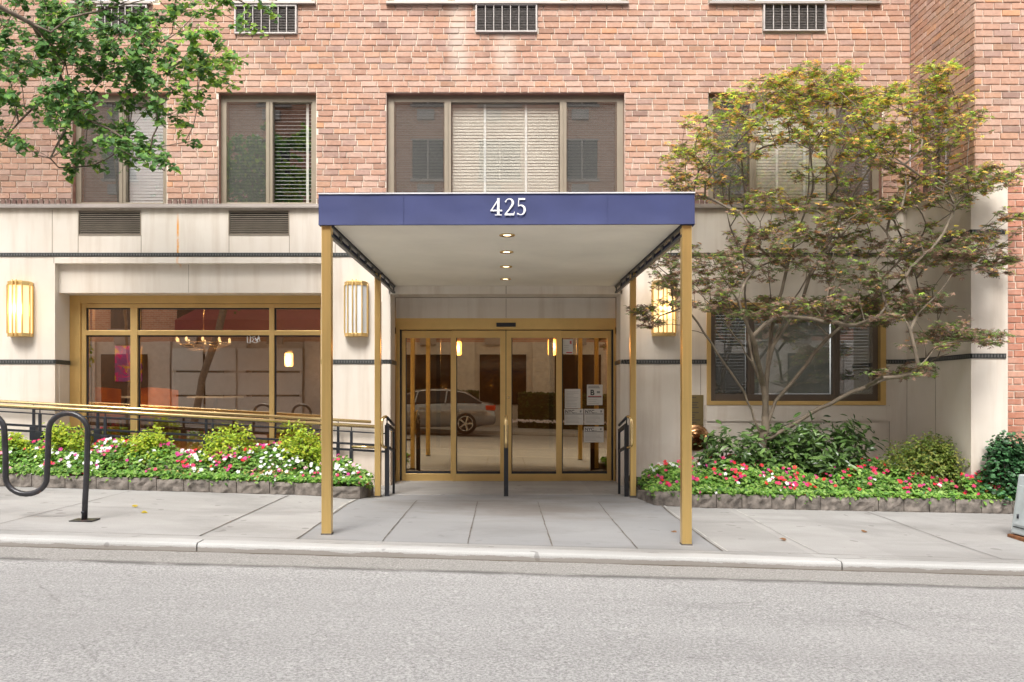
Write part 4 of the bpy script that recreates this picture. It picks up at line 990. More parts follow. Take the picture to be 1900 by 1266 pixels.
bed('impatiens', 'white and pink impatiens massed in the left flower bed', -8.9, PX(686, -1.3), -1.47, -.90, lambda x: K*x+.44-.12*np.clip((x+2.6)/1.0, 0, 1), lambda x: K*x+.11, 15500, 800, fl_left, 3, 1)
bed('impatiens', 'red and pink impatiens massed in the right flower bed', PX(1195, -1.2), 6.6, -1.75, -.70, lambda x: KR*x+.42, lambda x: KR*x+.11, 17000, 480, fl_right, 3, 2)
rng = np.random.default_rng(21)   # thicker red-pink drift at the right end
# ---- shrubs
def shrub(name, label, cat, cx, cy, z0, rx, ry, h, nleaf, size, cols, tmpl, mat, group, seed, spiky=.0, shape='dome', nst=9, core=None):
    rng = np.random.default_rng(seed); t = thing(name, label, cat, (cx, cy, z0), group); g = MB(); st = MB()
    nb = max(14, nleaf//45); heads = []
    for k in range(nb):
        th = rng.uniform(0, 2*math.pi); r = math.sqrt(rng.random()); el = rng.random()
        if shape == 'dome': px_, py_ = rx*r*math.cos(th), ry*r*math.sin(th); zt = h*(math.sqrt(max(0, 1-r*r*.8)))*(1-.55*rng.random()**1.6)+rng.normal(0, .02)*h+spiky*rng.random()**3*h
        elif shape == 'cone': zt = h*rng.random()**.8; k_ = (1-.6*(zt/h)**2.2); px_, py_ = rx*k_*r**.5*math.cos(th), ry*k_*r**.5*math.sin(th)
        else: px_, py_ = rx*r**.6*math.cos(th), ry*r**.6*math.sin(th); zt = h*(.35+.65*rng.random())*(1-.25*r)
        heads.append((px_, py_, zt))
    hd = np.array(heads); P_ = []; N_ = []
    per = nleaf//nb
    for hx, hy, hz in hd:
        dirv = np.array([hx*.8, hy*.8-.12, h*.55]); dirv /= np.linalg.norm(dirv)
        tl = (.10 if shape != 'open' else .07)*(h/.45)
        for j in range(per):
            s_ = rng.random(); off = dirv*tl*(s_-.6)*1.6+rng.normal(0, .018 if shape != 'open' else .03, 3)*(h/.45+.4)
            P_.append(np.array([hx, hy, hz])+off); N_.append(dirv*(.4+s_)+rng.normal(0, .55, 3)+np.array([0, -.15, .35]))
    P_ = np.array(P_); N_ = np.array(N_); n = len(P_); P_[:, 2] = np.clip(P_[:, 2], .02, None)
    hi = np.clip(P_[:, 2]/h, 0, 1); c = jitcol(cols, n, .22, rng)
    P_ += np.array([cx, cy, z0])
    g.scatter(*tmpl, P_, N_, rng.uniform(0, 6.28, n), rng.uniform(size*.7, size*1.25, n), c); g.build('foliage', mat, t)
    for k in rng.choice(nb, min(nb, nst*3), replace=False):
        hx, hy, hz = hd[k]; b = (cx+hx*.12, cy+hy*.12, z0-.03); m_ = (cx+hx*.55, cy+hy*.55, z0+hz*.45); st.tube([b, m_, (cx+hx, cy+hy, z0+hz)], [.010*h/.5+.003, .006*h/.5+.002, .002], 5)
    st.build('stem', M['bark'], t); return t
LIME = [(.32, .46, .04), (.42, .56, .05), (.50, .60, .055), (.22, .36, .035), (.58, .62, .065)]
gl = 'yellow green shrubs in the left flower bed'
for i, (px, top, hw, lb, sp) in enumerate(((12, 812, 55, 'yellow green shrub cut off at the left edge of the photo', .1), (118, 797, 50, 'yellow green shrub behind the arch of the bicycle rack', .0), (262, 812, 55, 'yellow green twin headed shrub between rack and middle of the left bed', .35),
                            (425, 800, 52, 'tall pointed yellow green shrub in the middle of the left bed', .12), (562, 806, 46, 'yellow green shrub just left of the front left canopy post', .3))):
    Y = -1.02; zt = PZ(top, Y); z0 = K*PX(px, Y)+.10
    shrub('euonymus_shrub', lb, 'shrub', PX(px, Y), Y, z0, hw/F*(DW+Y), .2, (zt-z0)*1.0, 3000, .040, LIME, OVAL_N, M['leaf'], gl, 30+i, sp)
RH = [(.065, .13, .03), (.09, .17, .04), (.045, .09, .025), (.13, .22, .06)]
Y = -.85
shrub('rhododendron', 'dark loose leaved rhododendron left of the maple trunk', 'shrub', PX(1375, Y), Y, KR*2.9+.1, .46, .3, .82, 1150, .12, RH, SPEAR, M['gloss_leaf'], 'rhododendrons at the foot of the maple', 51, shape='open')
shrub('rhododendron', 'larger dark dense rhododendron right of the maple trunk', 'shrub', PX(1520, Y), Y, KR*3.8+.1, .56, .34, .90, 2300, .12, RH, SPEAR, M['gloss_leaf'], 'rhododendrons at the foot of the maple', 52, shape='open')
shrub('azalea', 'low rounded olive green azalea right of the rhododendrons', 'shrub', PX(1697, Y), Y-.25, KR*4.9+.1, .52, .32, .66, 9000, .036, [(.17, .25, .045), (.24, .33, .06), (.30, .38, .08), (.10, .16, .035), (.32, .32, .07)], OVAL_N, M['leaf'], None, 53, nst=16)
shrub('holly_bush', 'dark glossy upright bush at the right edge against the brick', 'shrub', PX(1868, -1.66), -1.655, KR*6+.10, .30, .10, .68, 3800, .046, [(.025, .085, .03), (.045, .14, .045), (.09, .22, .09), (.02, .055, .02)], OVAL, M['gloss_leaf'], None, 54, shape='cone')

# ---------------------------------------------------------------- trees
def grow(limbs, targets, step=.13, sag=.02, rng=RNG, r_tip=.0022, expo=2.35):
    """limbs: polylines (lists of Vector) rooted at their first point; targets reached one by one from the nearest branch node"""
    nodes = []; par = []
    for pl in limbs:
        prev = -1
        if nodes:
            d = [(n_-pl[0]).length for n_ in nodes]; prev = int(np.argmin(d)); 
            if d[prev] > .06: nodes.append(pl[0].copy()); par.append(prev); prev = len(nodes)-1
        else: nodes.append(pl[0].copy()); par.append(-1); prev = 0
        for a_, b_ in zip(pl[:-1], pl[1:]):
            n = max(1, int((b_-a_).length/step))
            for i in range(1, n+1):
                p = a_.lerp(b_, i/n)+Vector(rng.normal(0, .006, 3)); nodes.append(p); par.append(prev); prev = len(nodes)-1
    root = nodes[0]; arr = np.array([list(n_) for n_ in nodes]); tips = []
    T_ = sorted(targets, key=lambda p: (p-root).length)
    for t in T_:
        q = np.array(t); d = np.linalg.norm(arr-q, axis=1)+.9*np.maximum(0, arr[:, 2]-q[2]+.12)+.12*np.linalg.norm(arr-np.array(root), axis=1)*0; i = int(np.argmin(d)); a_ = nodes[i]; L_ = (t-a_).length
        if L_ < .03: tips.append(i); continue
        n = max(1, int(L_/step)); prev = i
        pd = (a_-nodes[par[i]]).normalized() if par[i] >= 0 else Vector((0, 0, 1)); mid = a_.lerp(t, .45)+pd*L_*.16+Vector((0, 0, -sag*L_))
        for k in range(1, n+1):
            s_ = k/n; p = a_*(1-s_)**2+mid*2*s_*(1-s_)+t*s_*s_+Vector(rng.normal(0, .008, 3))*(s_ < 1); nodes.append(p); par.append(prev); prev = len(nodes)-1
            arr = np.vstack([arr, np.array(p)])
        tips.append(prev)
    N = len(nodes); w = np.zeros(N); ch = [[] for _ in range(N)]
    for i in range(N):
        if par[i] >= 0: ch[par[i]].append(i)
    for i in range(N-1, -1, -1): w[i] = sum(w[c] for c in ch[i]) if ch[i] else 1.0
    rad = r_tip*w**(1/expo)
    return nodes, par, ch, rad, tips
def skin(g, nodes, par, ch, rad, cap=None):
    for i in range(len(nodes)):
        if par[i] >= 0 and ch[par[i]] and ch[par[i]][0] == i: continue   # inner node of a chain
        if par[i] < 0 and not ch[i]: continue
        pts = []; rs = []
        if par[i] >= 0: pts.append(nodes[par[i]]); rs.append(min(rad[par[i]], rad[i]*1.25))
        j = i
        while True:
            pts.append(nodes[j]); rs.append(rad[j])
            if not ch[j]: break
            j = ch[j][0]
        if cap: rs = [min(r_, cap) for r_ in rs]
        big = max(rs) > .012; g.tube(pts, rs, 9 if big else 4, False)

# ---- Japanese maple
mrng = np.random.default_rng(5); YM = -.9
def L(pts): return [P(x, y, Y) for x, y, Y in pts]
MT = thing('japanese_maple', 'multi stemmed japanese maple with bronze green leaves right of the canopy', 'tree', tuple(P(1414, 835, YM)))
limbs = [L([(1414, 835, YM), (1420, 775, YM), (1422, 740, YM), (1424, 700, -.92), (1434, 640, -1.0), (1460, 604, -1.05), (1488, 560, -1.1), (1502, 515, -1.1), (1524, 475, -1.2), (1560, 440, -1.3), (1600, 380, -1.4)]),
         L([(1422, 770, YM), (1416, 716, -.95), (1396, 672, -1.05), (1364, 624, -1.15), (1338, 592, -1.25), (1300, 545, -1.4), (1255, 515, -1.5)]),
         L([(1412, 812, YM), (1380, 728, -1.0), (1332, 656, -1.1), (1296, 600, -1.2), (1270, 570, -1.3), (1225, 585, -1.35)]),
         L([(1420, 790, YM), (1440, 745, -.85), (1480, 696, -.9), (1524, 640, -1.0), (1588, 576, -1.1), (1640, 516, -1.2), (1680, 472, -1.3), (1730, 420, -1.35), (1800, 370, -1.4)]),
         L([(1412, 822, YM), (1470, 790, -1.0), (1516, 760, -1.05), (1580, 728, -1.15), (1636, 708, -1.25), (1700, 684, -1.35), (1760, 655, -1.45)]),
         L([(1424, 700, -.92), (1430, 620, -.8), (1450, 540, -.75), (1470, 460, -.7), (1510, 350, -.8), (1500, 250, -.9), (1480, 190, -.9)]),
         L([(1396, 672, -1.05), (1385, 590, -.9), (1382, 500, -.85), (1350, 400, -.9), (1335, 310, -1.0)]),
         L([(1434, 640, -1.0), (1470, 560, -1.3), (1520, 480, -1.6), (1560, 420, -1.8)]),
         L([(1502, 515, -1.1), (1560, 400, -1.0), (1620, 300, -1.0), (1660, 220, -1.05), (1735, 150, -1.1)]),
         L([(1416, 716, -.95), (1400, 640, -1.4), (1370, 560, -1.7), (1320, 480, -1.9)])]
ell = [(1335, 262, 85, 50, 20), (1278, 298, 42, 40, 9), (1400, 195, 80, 32, 16), (1520, 165, 105, 34, 26), (1640, 192, 80, 30, 15), (1530, 134, 60, 14, 6), (1742, 126, 18, 16, 3), (1405, 158, 40, 12, 3), (1742, 148, 36, 28, 8), (1758, 225, 50, 50, 14), (1470, 235, 105, 38, 18), (1590, 262, 100, 40, 20), (1690, 285, 75, 45, 17),
       (1300, 350, 65, 35, 8), (1420, 375, 75, 24, 10), (1530, 340, 60, 30, 5), (1545, 395, 70, 30, 12), (1640, 385, 80, 30, 14), (1750, 350, 85, 35, 15), (1840, 330, 50, 22, 9), (1470, 440, 120, 34, 24), (1390, 490, 100, 36, 20), (1240, 480, 50, 40, 16),
       (1290, 540, 80, 34, 19), (1205, 588, 34, 20, 6), (1470, 575, 155, 24, 34), (1600, 500, 110, 42, 22), (1700, 455, 85, 40, 16), (1790, 470, 85, 44, 20), (1860, 495, 28, 22, 4), (1670, 560, 90, 32, 20), (1600, 590, 50, 18, 7), (1755, 615, 60, 18, 8), (1815, 628, 45, 14, 6), (1690, 690, 60, 11, 6), (1730, 640, 40, 12, 4), (1860, 420, 30, 30, 3), (1560, 215, 140, 60, 12)]
tg = []; meta = []
for cx, cy, rx, ry, n in ell:
    for k in range(int(n*2.35)):
        th = mrng.uniform(0, 6.283); r = math.sqrt(mrng.random()); px, py = cx+rx*r*math.cos(th), cy+ry*r*math.sin(th)
        low = py > 540; Y = mrng.uniform(-1.9, -.35) if px < 1650 else mrng.uniform(-2.1, -.5)
        if px > 1690: Y = mrng.uniform(-2.3, -1.62) if px > 1790 else mrng.uniform(-2.1, -1.0)
        if px < 1300: Y = mrng.uniform(-1.6, -.5)
        if PX(px, Y) > 5.1: Y = min(Y, -1.62)
        tg.append(P(px, py, Y))
nodes, par, ch, rad, tips = grow(limbs, tg, .12, .02, mrng, .0029, 2.08)
g = MB(); skin(g, nodes, par, ch, rad, .058); g.build('trunk', M['bark_maple'], MT)
lp, ln, lc, ls, lr = [], [], [], [], []; twig = MB()
lo = [(.075, .10, .035), (.15, .095, .07), (.08, .115, .035), (.18, .115, .085), (.12, .085, .065)]; up = [(.23, .30, .04), (.34, .30, .05), (.40, .23, .06), (.17, .24, .035), (.30, .16, .08), (.20, .29, .045)]
zmin, zmax = CZ, PZ(130, -1.1)
tipset = set(tips)|{i for i in range(len(nodes)) if not ch[i]}
extra = [i for i in range(len(nodes)) if rad[i] < .006 and i not in tipset and mrng.random() < .10]
for i in list(tips)+extra:
    p = nodes[i]; pa = nodes[par[i]]; d = (p-pa); d = d.normalized() if d.length > 1e-6 else Vector((0, 0, 1)); out = Vector((d.x, d.y, d.z*.25)).normalized()
    full = i in tipset; nt_ = mrng.integers(4, 6) if full else 1; h = (p.z-zmin)/(zmax-zmin)
    for q in range(nt_):
        az = mrng.uniform(-1.3, 1.3); dd = Vector((out.x*math.cos(az)-out.y*math.sin(az), out.x*math.sin(az)+out.y*math.cos(az), mrng.uniform(-.15, .3))).normalized(); tl = mrng.uniform(.07, .20)
        e_ = p+dd*tl; 
        if e_.y > -.06: e_.y = -.06
        twig.tube([p, p+dd*tl*.5+Vector((0, 0, .008)), e_], [.002, .0016, .001], 3, False)
        nl = mrng.integers(5, 9)
        for k in range(nl):
            s_ = (k+1)/nl; pp = p+dd*tl*s_*1.08+Vector(mrng.normal(0, .016, 3))
            if pp.y > -.03: continue
            pr = min(1, max(0, (h-.40)/.40)); yng = mrng.random() < (.08+.70*pr)*(.6+.4*s_)
            lc.append(np.array((up if yng else lo)[mrng.integers(0, 6 if yng else 5)])*mrng.uniform(.8, 1.3)*(2.2 if yng else 2.15))
            lp.append(pp); ln.append((mrng.normal(0, .4), mrng.normal(-.25, .4), 1.0)); ls.append(mrng.uniform(.034, .068)); lr.append(mrng.uniform(0, 6.28))
g = MB(); g.scatter(*STAR, lp, ln, np.array(lr), np.array(ls), lc); print('maple leaves', len(lp)); g.build('crown', M['maple_leaf'], MT)
twig.build('twigs', M['bark_maple'], MT)

# ---- street tree whose boughs hang in at the upper left
srng = np.random.default_rng(9)
TX, TY = -6.9, -3.3
ST = thing('street_tree', 'heart leaved green street tree reaching in from the upper left', 'tree', (TX, TY, K*TX))
def Q(px, py, Y): return P(px, py, Y)
limbs = [[Vector((TX, TY, K*TX-.05)), Vector((TX+.05, TY, 1.6)), Vector((TX-.05, TY+.05, 3.2)), Vector((TX+.1, TY, 4.6)), Vector((TX, TY, 6.2)), Vector((TX+.2, TY+.2, 8.0))],
         [Vector((TX-.02, TY+.03, 3.9)), Q(-60, 5, -3.0), Q(0, 12, -2.8), Q(60, 45, -2.6), Q(95, 85, -2.4), Q(120, 120, -2.3), Q(105, 160, -2.2)],
         [Q(95, 60, -2.6), Q(130, 35, -2.5), Q(190, 20, -2.4), Q(240, 0, -2.3), Q(300, -30, -2.2)],
         [Q(60, 45, -2.6), Q(90, 90, -2.2), Q(115, 150, -2.0), Q(140, 210, -2.1), Q(200, 240, -2.2), Q(260, 275, -2.2), Q(305, 318, -2.2)],
         [Q(120, 120, -2.3), Q(200, 120, -2.1), Q(280, 110, -2.0), Q(350, 108, -2.0), Q(410, 112, -2.0)],
         [Q(190, 20, -2.4), Q(260, 60, -2.1), Q(300, 80, -2.0)], [Q(115, 150, -2.0), Q(60, 200, -2.2), Q(10, 255, -2.3)], [Q(140, 210, -2.1), Q(110, 260, -2.1), Q(92, 295, -2.1)],
         [Q(190, 20, -2.4), Q(330, -15, -2.1), Q(420, -10, -2.0), Q(455, 5, -2.0)]]
el2 = [(60, 30, 90, 40, 26), (180, 45, 90, 40, 26), (290, 25, 60, 30, 14), (370, 0, 60, 12, 9), (455, 5, 30, 10, 4), (60, 110, 80, 45, 26), (160, 110, 70, 40, 20), (260, 105, 60, 35, 15), (345, 115, 50, 22, 10), (415, 108, 38, 12, 8), (380, 125, 40, 18, 8), (320, 235, 20, 20, 4), (455, 5, 40, 8, 4), (70, 165, 80, 20, 14), (300, 160, 60, 22, 10), (340, 195, 25, 18, 4), (220, 150, 60, 22, 8), (150, 215, 55, 30, 15), (50, 205, 45, 16, 8), (215, 255, 40, 25, 10), (270, 290, 30, 20, 7), (310, 318, 16, 10, 3), (140, 270, 30, 25, 8), (95, 290, 14, 10, 2), (10, 255, 18, 10, 4), (45, 270, 14, 8, 2), (110, 195, 50, 30, 10), (260, 200, 45, 20, 6)]
tg = []
for cx, cy, rx, ry, n in el2:
    for k in range(n):
        th = srng.uniform(0, 6.283); r = math.sqrt(srng.random()); px, py = cx+rx*r*math.cos(th), cy+ry*r*math.sin(th)
        D0 = DW-2.1; X = (px-HX)*D0/F; Z = CZ+(HY-py)*D0/F; tg.append(Vector((X, -2.1+srng.uniform(-.5, .5), Z)))
vis = len(tg)
for k in range(190):      # the rest of the crown, above and outside the picture
    th = srng.uniform(0, 6.283); ph = srng.uniform(-.6, 1.5); r = srng.uniform(.55, 1)
    v = Vector((TX-.6+2.0*r*math.cos(th)*math.cos(ph*.8), TY-.2+1.9*r*math.sin(th)*math.cos(ph*.8), 7.2+2.2*r*math.sin(ph)))
    if v.x > -3.9 and v.z < 7: continue
    tg.append(v)
nodes, par, ch, rad, tips = grow(limbs, tg, .16, .03, srng, .0028, 2.25)
g = MB(); skin(g, nodes, par, ch, rad, .15); g.build('trunk', M['bark'], ST)
lp, ln, lc, ls, lr = [], [], [], [], []; twig = MB()
gcol = [(.09, .20, .05), (.07, .155, .045), (.12, .25, .055), (.17, .32, .07), (.085, .18, .06)]; bcol = [(.22, .36, .05), (.28, .42, .06)]
cand = list(tips)+[i for i in range(len(nodes)) if rad[i] < .008 and srng.random() < .12]
for i in cand:
    p = nodes[i]; pa = nodes[par[i]]; d = (p-pa); d = d.normalized() if d.length > 1e-6 else Vector((0, 0, -1))
    for q in range(4 if i in tips else 2):
        dd = (d+Vector(srng.normal(0, .5, 3))+Vector((.15, 0, -.2))).normalized(); tl = srng.uniform(.08, .2); e_ = p+dd*tl
        twig.tube([p, p+dd*tl*.5, e_], [.0028, .002, .0012], 3, False); nl = srng.integers(4, 8)
        for k in range(nl):
            s_ = (k+1)/nl; lp.append(p+dd*tl*s_+Vector(srng.normal(0, .02, 3))); ln.append((srng.normal(.1, .5), -.65+srng.normal(0, .45), .75)); lr.append(math.pi+srng.normal(0, .7)); ls.append(srng.uniform(.038, .078))
            tipx = p.x > PX(330, -2.1) and p.z < 5.6; br = srng.random() < (.55 if tipx else .07)
            lc.append(np.array(bcol[srng.integers(0, 2)] if br else gcol[srng.integers(0, 5)])*srng.uniform(.9, 1.5))
g = MB(); g.scatter(*HEART, lp, ln, np.array(lr), np.array(ls), lc); print('street leaves', len(lp)); g.build('crown', M['leaf'], ST); twig.build('twigs', M['bark'], ST)

# ---------------------------------------------------------------- bicycle rack
RK = thing('bicycle_rack', 'black serpentine bicycle rack by the kerb at the left', 'bicycle rack', (-3.63, -3.67, K*-3.63))
sr = 213.0; YR = F/sr-DW; gz = K*-3.63; pts = []
def rp(px, py): return (PX(px, YR), YR, PZ(py, YR))
pts = [rp(156.5, 968), rp(158, 930), rp(161.5, 860), rp(163, 800)]
for i in range(1, 12): a_ = R(180*i/12); pts.append(rp(126.5+36.5*math.cos(a_), 800-33*math.sin(a_)))
pts += [rp(90, 800), rp(89, 845), rp(87, 885)]
for i in range(1, 12): a_ = R(180*i/12); pts.append(rp(49+38.5*math.cos(a_), 885+32*math.sin(a_)))
pts += [rp(10.5, 885), rp(10.5, 845), rp(8, 800)]
for i in range(1, 12): a_ = R(180*i/12); pts.append(rp(-28+36.5*math.cos(a_), 800-33*math.sin(a_)))
pts += [rp(-65, 800), rp(-65, 885), rp(-67, 953)]
g = MB(); g.tube(pts, .0245, 14); g.build('bent_tube', M['rack'], RK)
for px, py in ((157, 968), (-67, 955)):
    x = PX(px, YR); z = zg(x, YR); g = MB(); g.box(x-.10, x+.10, YR-.075, YR+.075, z+.001, z+.012); g.build('base_plate', M['rack'], RK, bevel=.003)
g = MB(); g.lathe([(.012, 0), (.012, -.012), (.006, -.014)], (PX(156.5, YR), YR-.024, PZ(950, YR)), 'Y', 10); g.build('bolt', M['frame_dark'], RK)

# utility cabinet at the right edge
ucx, ucy = 4.74, -3.62; uz = K*4.6
U = thing('utility_cabinet', 'small pale grey metal cabinet at the right edge of the sidewalk', 'cabinet', (ucx, ucy, uz))
g = MB(); g.add([(ucx, ucy, uz+.05), (ucx+.55, ucy, uz+.03), (ucx+.55, ucy+.45, uz+.03), (ucx, ucy+.45, uz+.05), (ucx+.055, ucy+.03, uz+.60), (ucx+.50, ucy+.03, uz+.60), (ucx+.50, ucy+.42, uz+.60), (ucx+.055, ucy+.42, uz+.60)],
      [(0, 1, 5, 4), (1, 2, 6, 5), (2, 3, 7, 6), (3, 0, 4, 7), (4, 5, 6, 7), (3, 2, 1, 0)]); g.build('cabinet_body', M['cabinet'], U, bevel=.012)
g = MB(); g.add([(ucx-.002, ucy+.05, uz+.14), (ucx-.002, ucy+.40, uz+.14), (ucx+.036, ucy+.385, uz+.5), (ucx+.036, ucy+.06, uz+.5), (ucx+.01, ucy+.05, uz+.14), (ucx+.01, ucy+.40, uz+.14), (ucx+.048, ucy+.385, uz+.5), (ucx+.048, ucy+.06, uz+.5)], [(0, 3, 2, 1), (0, 1, 5, 4), (3, 7, 6, 2), (0, 4, 7, 3), (1, 2, 6, 5)]); g.build('door', M['cabinet'], U, bevel=.003)
g = MB(); g.box(ucx+.0, ucx+.012, ucy+.04, ucy+.41, uz+.112, uz+.120); g.tube([(ucx+.0, ucy+.34, uz+.2), (ucx+.0, ucy+.34, uz+.24)], .010, 8); g.build('latch', M['frame_dark'], U)
g = MB(); g.box(ucx-.02, ucx+.57, ucy-.02, ucy+.47, uz-.03, uz+.04); g.build('base', M['rust'], U, bevel=.01)

# plaque and fire department connection
px0, px1, pz0, pz1 = PX(1263), PX(1305), PZ(790), PZ(733)
T = thing('wall_plaque', 'aged brass plaque on the stone between the right lamp and window', 'plaque', ((px0+px1)/2, 0, pz0))
g = MB(); g.box(px0, px1, -.014, -.001, pz0, pz1); g.build('plate', M['plaque'], T, bevel=.002)
g = MB(); rr = random.Random(3); zc = pz1-.035
for k in range(11):
    if k not in (1, 5): g.box(px0+.10, px0+.10+rr.uniform(.08, .17), -.0155, -.0135, zc-.006, zc+.006)
    zc -= .033
g.build('engraved_line', M['taupe_dark'], T)
fx, fz_ = PX(1291), PZ(812)
T = thing('fire_hose_connection', 'round copper fire hose connection under the brass plaque', 'fire hose connection', (fx, 0, fz_))
g = MB(); g.lathe([(.175, -.001), (.175, -.012), (.165, -.02), (.12, -.026), (.085, -.04), (.07, -.07), (.0, -.075)], (fx, 0, fz_), 'Y', 32); g.build('wall_flange', M['copper'], T)
for s_ in (-1, 1):
    g = MB(); d = Vector((s_*.75, -.66, 0)).normalized(); a_ = Vector((fx, -.05, fz_)); g.tube([a_, a_+d*.13, a_+d*.135, a_+d*.17], [.055, .055, .062, .062], 18); g.build('hose_inlet', M['copper'], T)
    g = MB(); g.tube([a_+d*.165, a_+d*.2, a_+d*.205], [.058, .058, .03], 18); g.build('inlet_cap', M['black'], T)

# ---------------------------------------------------------------- notices on the right-hand door pane
YN = YD+.035+.009
def nx(px): return PX(px, YN)
def nz(py): return PZ(py, YN)
def notice(x0, x1, y0, y1, label, fn, rot=0):
    X0, X1, Z0, Z1 = nx(x0), nx(x1), nz(y1), nz(y0); t = thing('paper_notice', label, 'notice', ((X0+X1)/2, YN, Z0), 'paper notices taped to the right door')
    g = MB(); g.box(X0, X1, YN-.0015, YN, Z0, Z1); g.build('sheet', M['paper'], t)
    g = MB(); fn(g, X0, X1, Z0, Z1); g.build('print', [M['ink'], M['ink_grey'], M['ink_red']], t); return t
def lines(g, X0, X1, z0, z1, n, seed, mi=1, h=.0016):
    rr = random.Random(seed)
    for i in range(n): z = z1-(z1-z0)*(i+.5)/n; g.box(X0+.02, X0+.02+(X1-X0-.04)*rr.uniform(.55, 1), YN-.0022, YN-.0018, z-h, z+h, mi=mi)
def nyc(seed):
    def fn(g, X0, X1, Z0, Z1):
        w = X1-X0; v, f = text_mesh('NYC', .062, X0+.012, Z1-.058, YN-.0022, bold=.0012); g.add(v, f, mi=0)
        g.box(X0+.01, X1-.01, YN-.0022, YN-.0018, Z1-.075, Z1-.067, mi=0); g.box(X1-.05, X1-.028, YN-.0022, YN-.0018, Z1-.05, Z1-.02, mi=1); g.box(X0+.13, X0+.18, YN-.0022, YN-.0018, Z1-.056, Z1-.050, mi=1)
        lines(g, X0, X1, Z0+.02, Z1-.09, 6, seed)
    return fn
def bnote(g, X0, X1, Z0, Z1):
    v, f = text_mesh('B', .105, X0+.045, Z1-.145, YN-.0022, bold=.003); g.add(v, f, mi=0)
    lines(g, X0, X1, Z1-.055, Z1-.01, 2, 5, 0, .004); g.box(X0+.015, X1-.015, YN-.0022, YN-.0018, Z1-.178, Z1-.168, mi=0); g.box(X0+.015, X1-.015, YN-.0022, YN-.0018, Z1-.166, Z1-.158, mi=2)
    g.box(X1-.08, X1-.035, YN-.0022, YN-.0018, Z1-.12, Z1-.09, mi=1); lines(g, X0, X1, Z0+.01, Z1-.19, 3, 7)
notice(1048, 1077, 722, 758, 'plain typed white letter taped left of the B card', lambda g, *a: lines(g, a[0], a[1], a[2]+.02, a[3]-.03, 11, 2))
notice(1089, 1118, 714, 752, 'white card with a large black B, highest of the taped sheets at right', bnote)
notice(1047, 1082.5, 759, 788.5, 'white NYC notice under the plain typed letter', nyc(11))
notice(1084, 1120.5, 759, 788.5, 'white NYC notice directly under the B card', nyc(12))
notice(1083.5, 1120, 792, 821, 'lowest white NYC notice on the right door', nyc(13))
def rnote(g, X0, X1, Z0, Z1):
    v, f = text_mesh('E', .055, X1-.045, Z1-.06, YN-.0022, bold=.003); g.add(v, f, mi=2); g.box(X0+.05, X1-.01, YN-.0022, YN-.0018, Z0+.012, Z0+.026, mi=2); lines(g, X0, X1, Z0+.04, Z1-.07, 3, 4)
notice(1044, 1063, 630, 657, 'small white sign with a red E near the top of the right door', rnote)

# fallen leaves
for i, (px, py) in enumerate(((263, 952), (248, 942), (1458, 1004), (1352, 935), (1248, 987), (1600, 988))):
    h = CZ-K*0; D = F*1.15/(py-HY); Y = D-DW
    for _ in range(6): X = (px-HX)*D/F; D = F*(CZ-zg(X, D-DW))/(py-HY)
    Y = D-DW; X = (px-HX)*D/F; g = MB(); c = (.55, .42, .05) if i < 2 else (.30, .16, .08)
    g.scatter(*HEART, [(X, Y, zg(X, Y)+.008)], [(0.1, -.3, 1)], np.array([i*1.3]), np.array([.055]), [c])
    tag(g.build('fallen_leaf', M['leaf']), ('yellow fallen leaf on the sidewalk right of the bicycle rack' if i == 0 else 'yellow fallen leaf nearer the left flower bed' if i == 1 else 'brown fallen leaf on the sidewalk right of the entrance'), 'leaf', 'yellow leaves on the left sidewalk' if i < 2 else 'brown leaves on the right sidewalk')

# ---------------------------------------------------------------- restaurant furnishings
def chair(x, y, label, rot=0):
    t = thing('dining_chair', label, 'chair', (x, y, .45), 'dining chairs inside the restaurant'); z = .47
    g = MB(); g.box(x-.24, x+.24, y-.22, y+.22, z+.42, z+.50); g.build('seat', M['orange'], t, bevel=.03)
    g = MB(); n = 10; V = []
    for i in range(n+1):
        a_ = R(-80+160*i/n)
        for zq in (.52, .86-.03*abs(i-5)/5):
            for r in (.25, .30): V.append((x+r*math.sin(a_), y-.22-.0+r*-math.cos(a_)*.4+.2, z+zq))
    g.add(V, [(i*4+a_, i*4+b_, (i+1)*4+b_, (i+1)*4+a_) for i in range(n) for a_, b_ in ((0, 1), (1, 3), (3, 2), (2, 0))]); g.build('backrest', M['orange'], t)
    for sx in (-1, 1):
        for sy in (-1, 1): g = MB(); g.bar((x+sx*.2, y+sy*.18, z), (x+sx*.19, y+sy*.17, z+.43), .03, .03); g.build('leg', M['wallpaint'], t)
chair(PX(190, 1.2), 1.2, 'orange dining chair seen through the left pane of the restaurant'); chair(PX(285, 1.2), 1.2, 'orange dining chair seen through the middle pane of the restaurant')
chair(PX(300, 2.8), 2.8, 'orange dining chair farther back inside the restaurant')
def table(x, y, label):
    t = thing('dining_table', label, 'table', (x, y, .45), 'white tables inside the restaurant'); g = MB(); g.lathe([(.42, .72), (.43, .735), (.42, .75)], (x, y, .45)); g.build('tabletop', M['paper'], t)
    g = MB(); g.lathe([(.25, 0), (.24, .02), (.03, .05), (.03, .72)], (x, y, .45)); g.build('pedestal', M['wallpaint'], t)
table(PX(235, 1.7), 1.7, 'white round table between the orange chairs'); table(PX(400, 2.0), 2.0, 'white round table in the middle of the restaurant')
t = thing('chandelier', 'brass chandelier hanging inside the restaurant', 'chandelier', (PX(378, 2.5), 2.5, 3.05)); cx, cy, cz = PX(378, 2.5), 2.5, PZ(640, 2.5)
g = MB(); g.tube([(cx, cy, 3.05), (cx, cy, cz)], .01, 8)
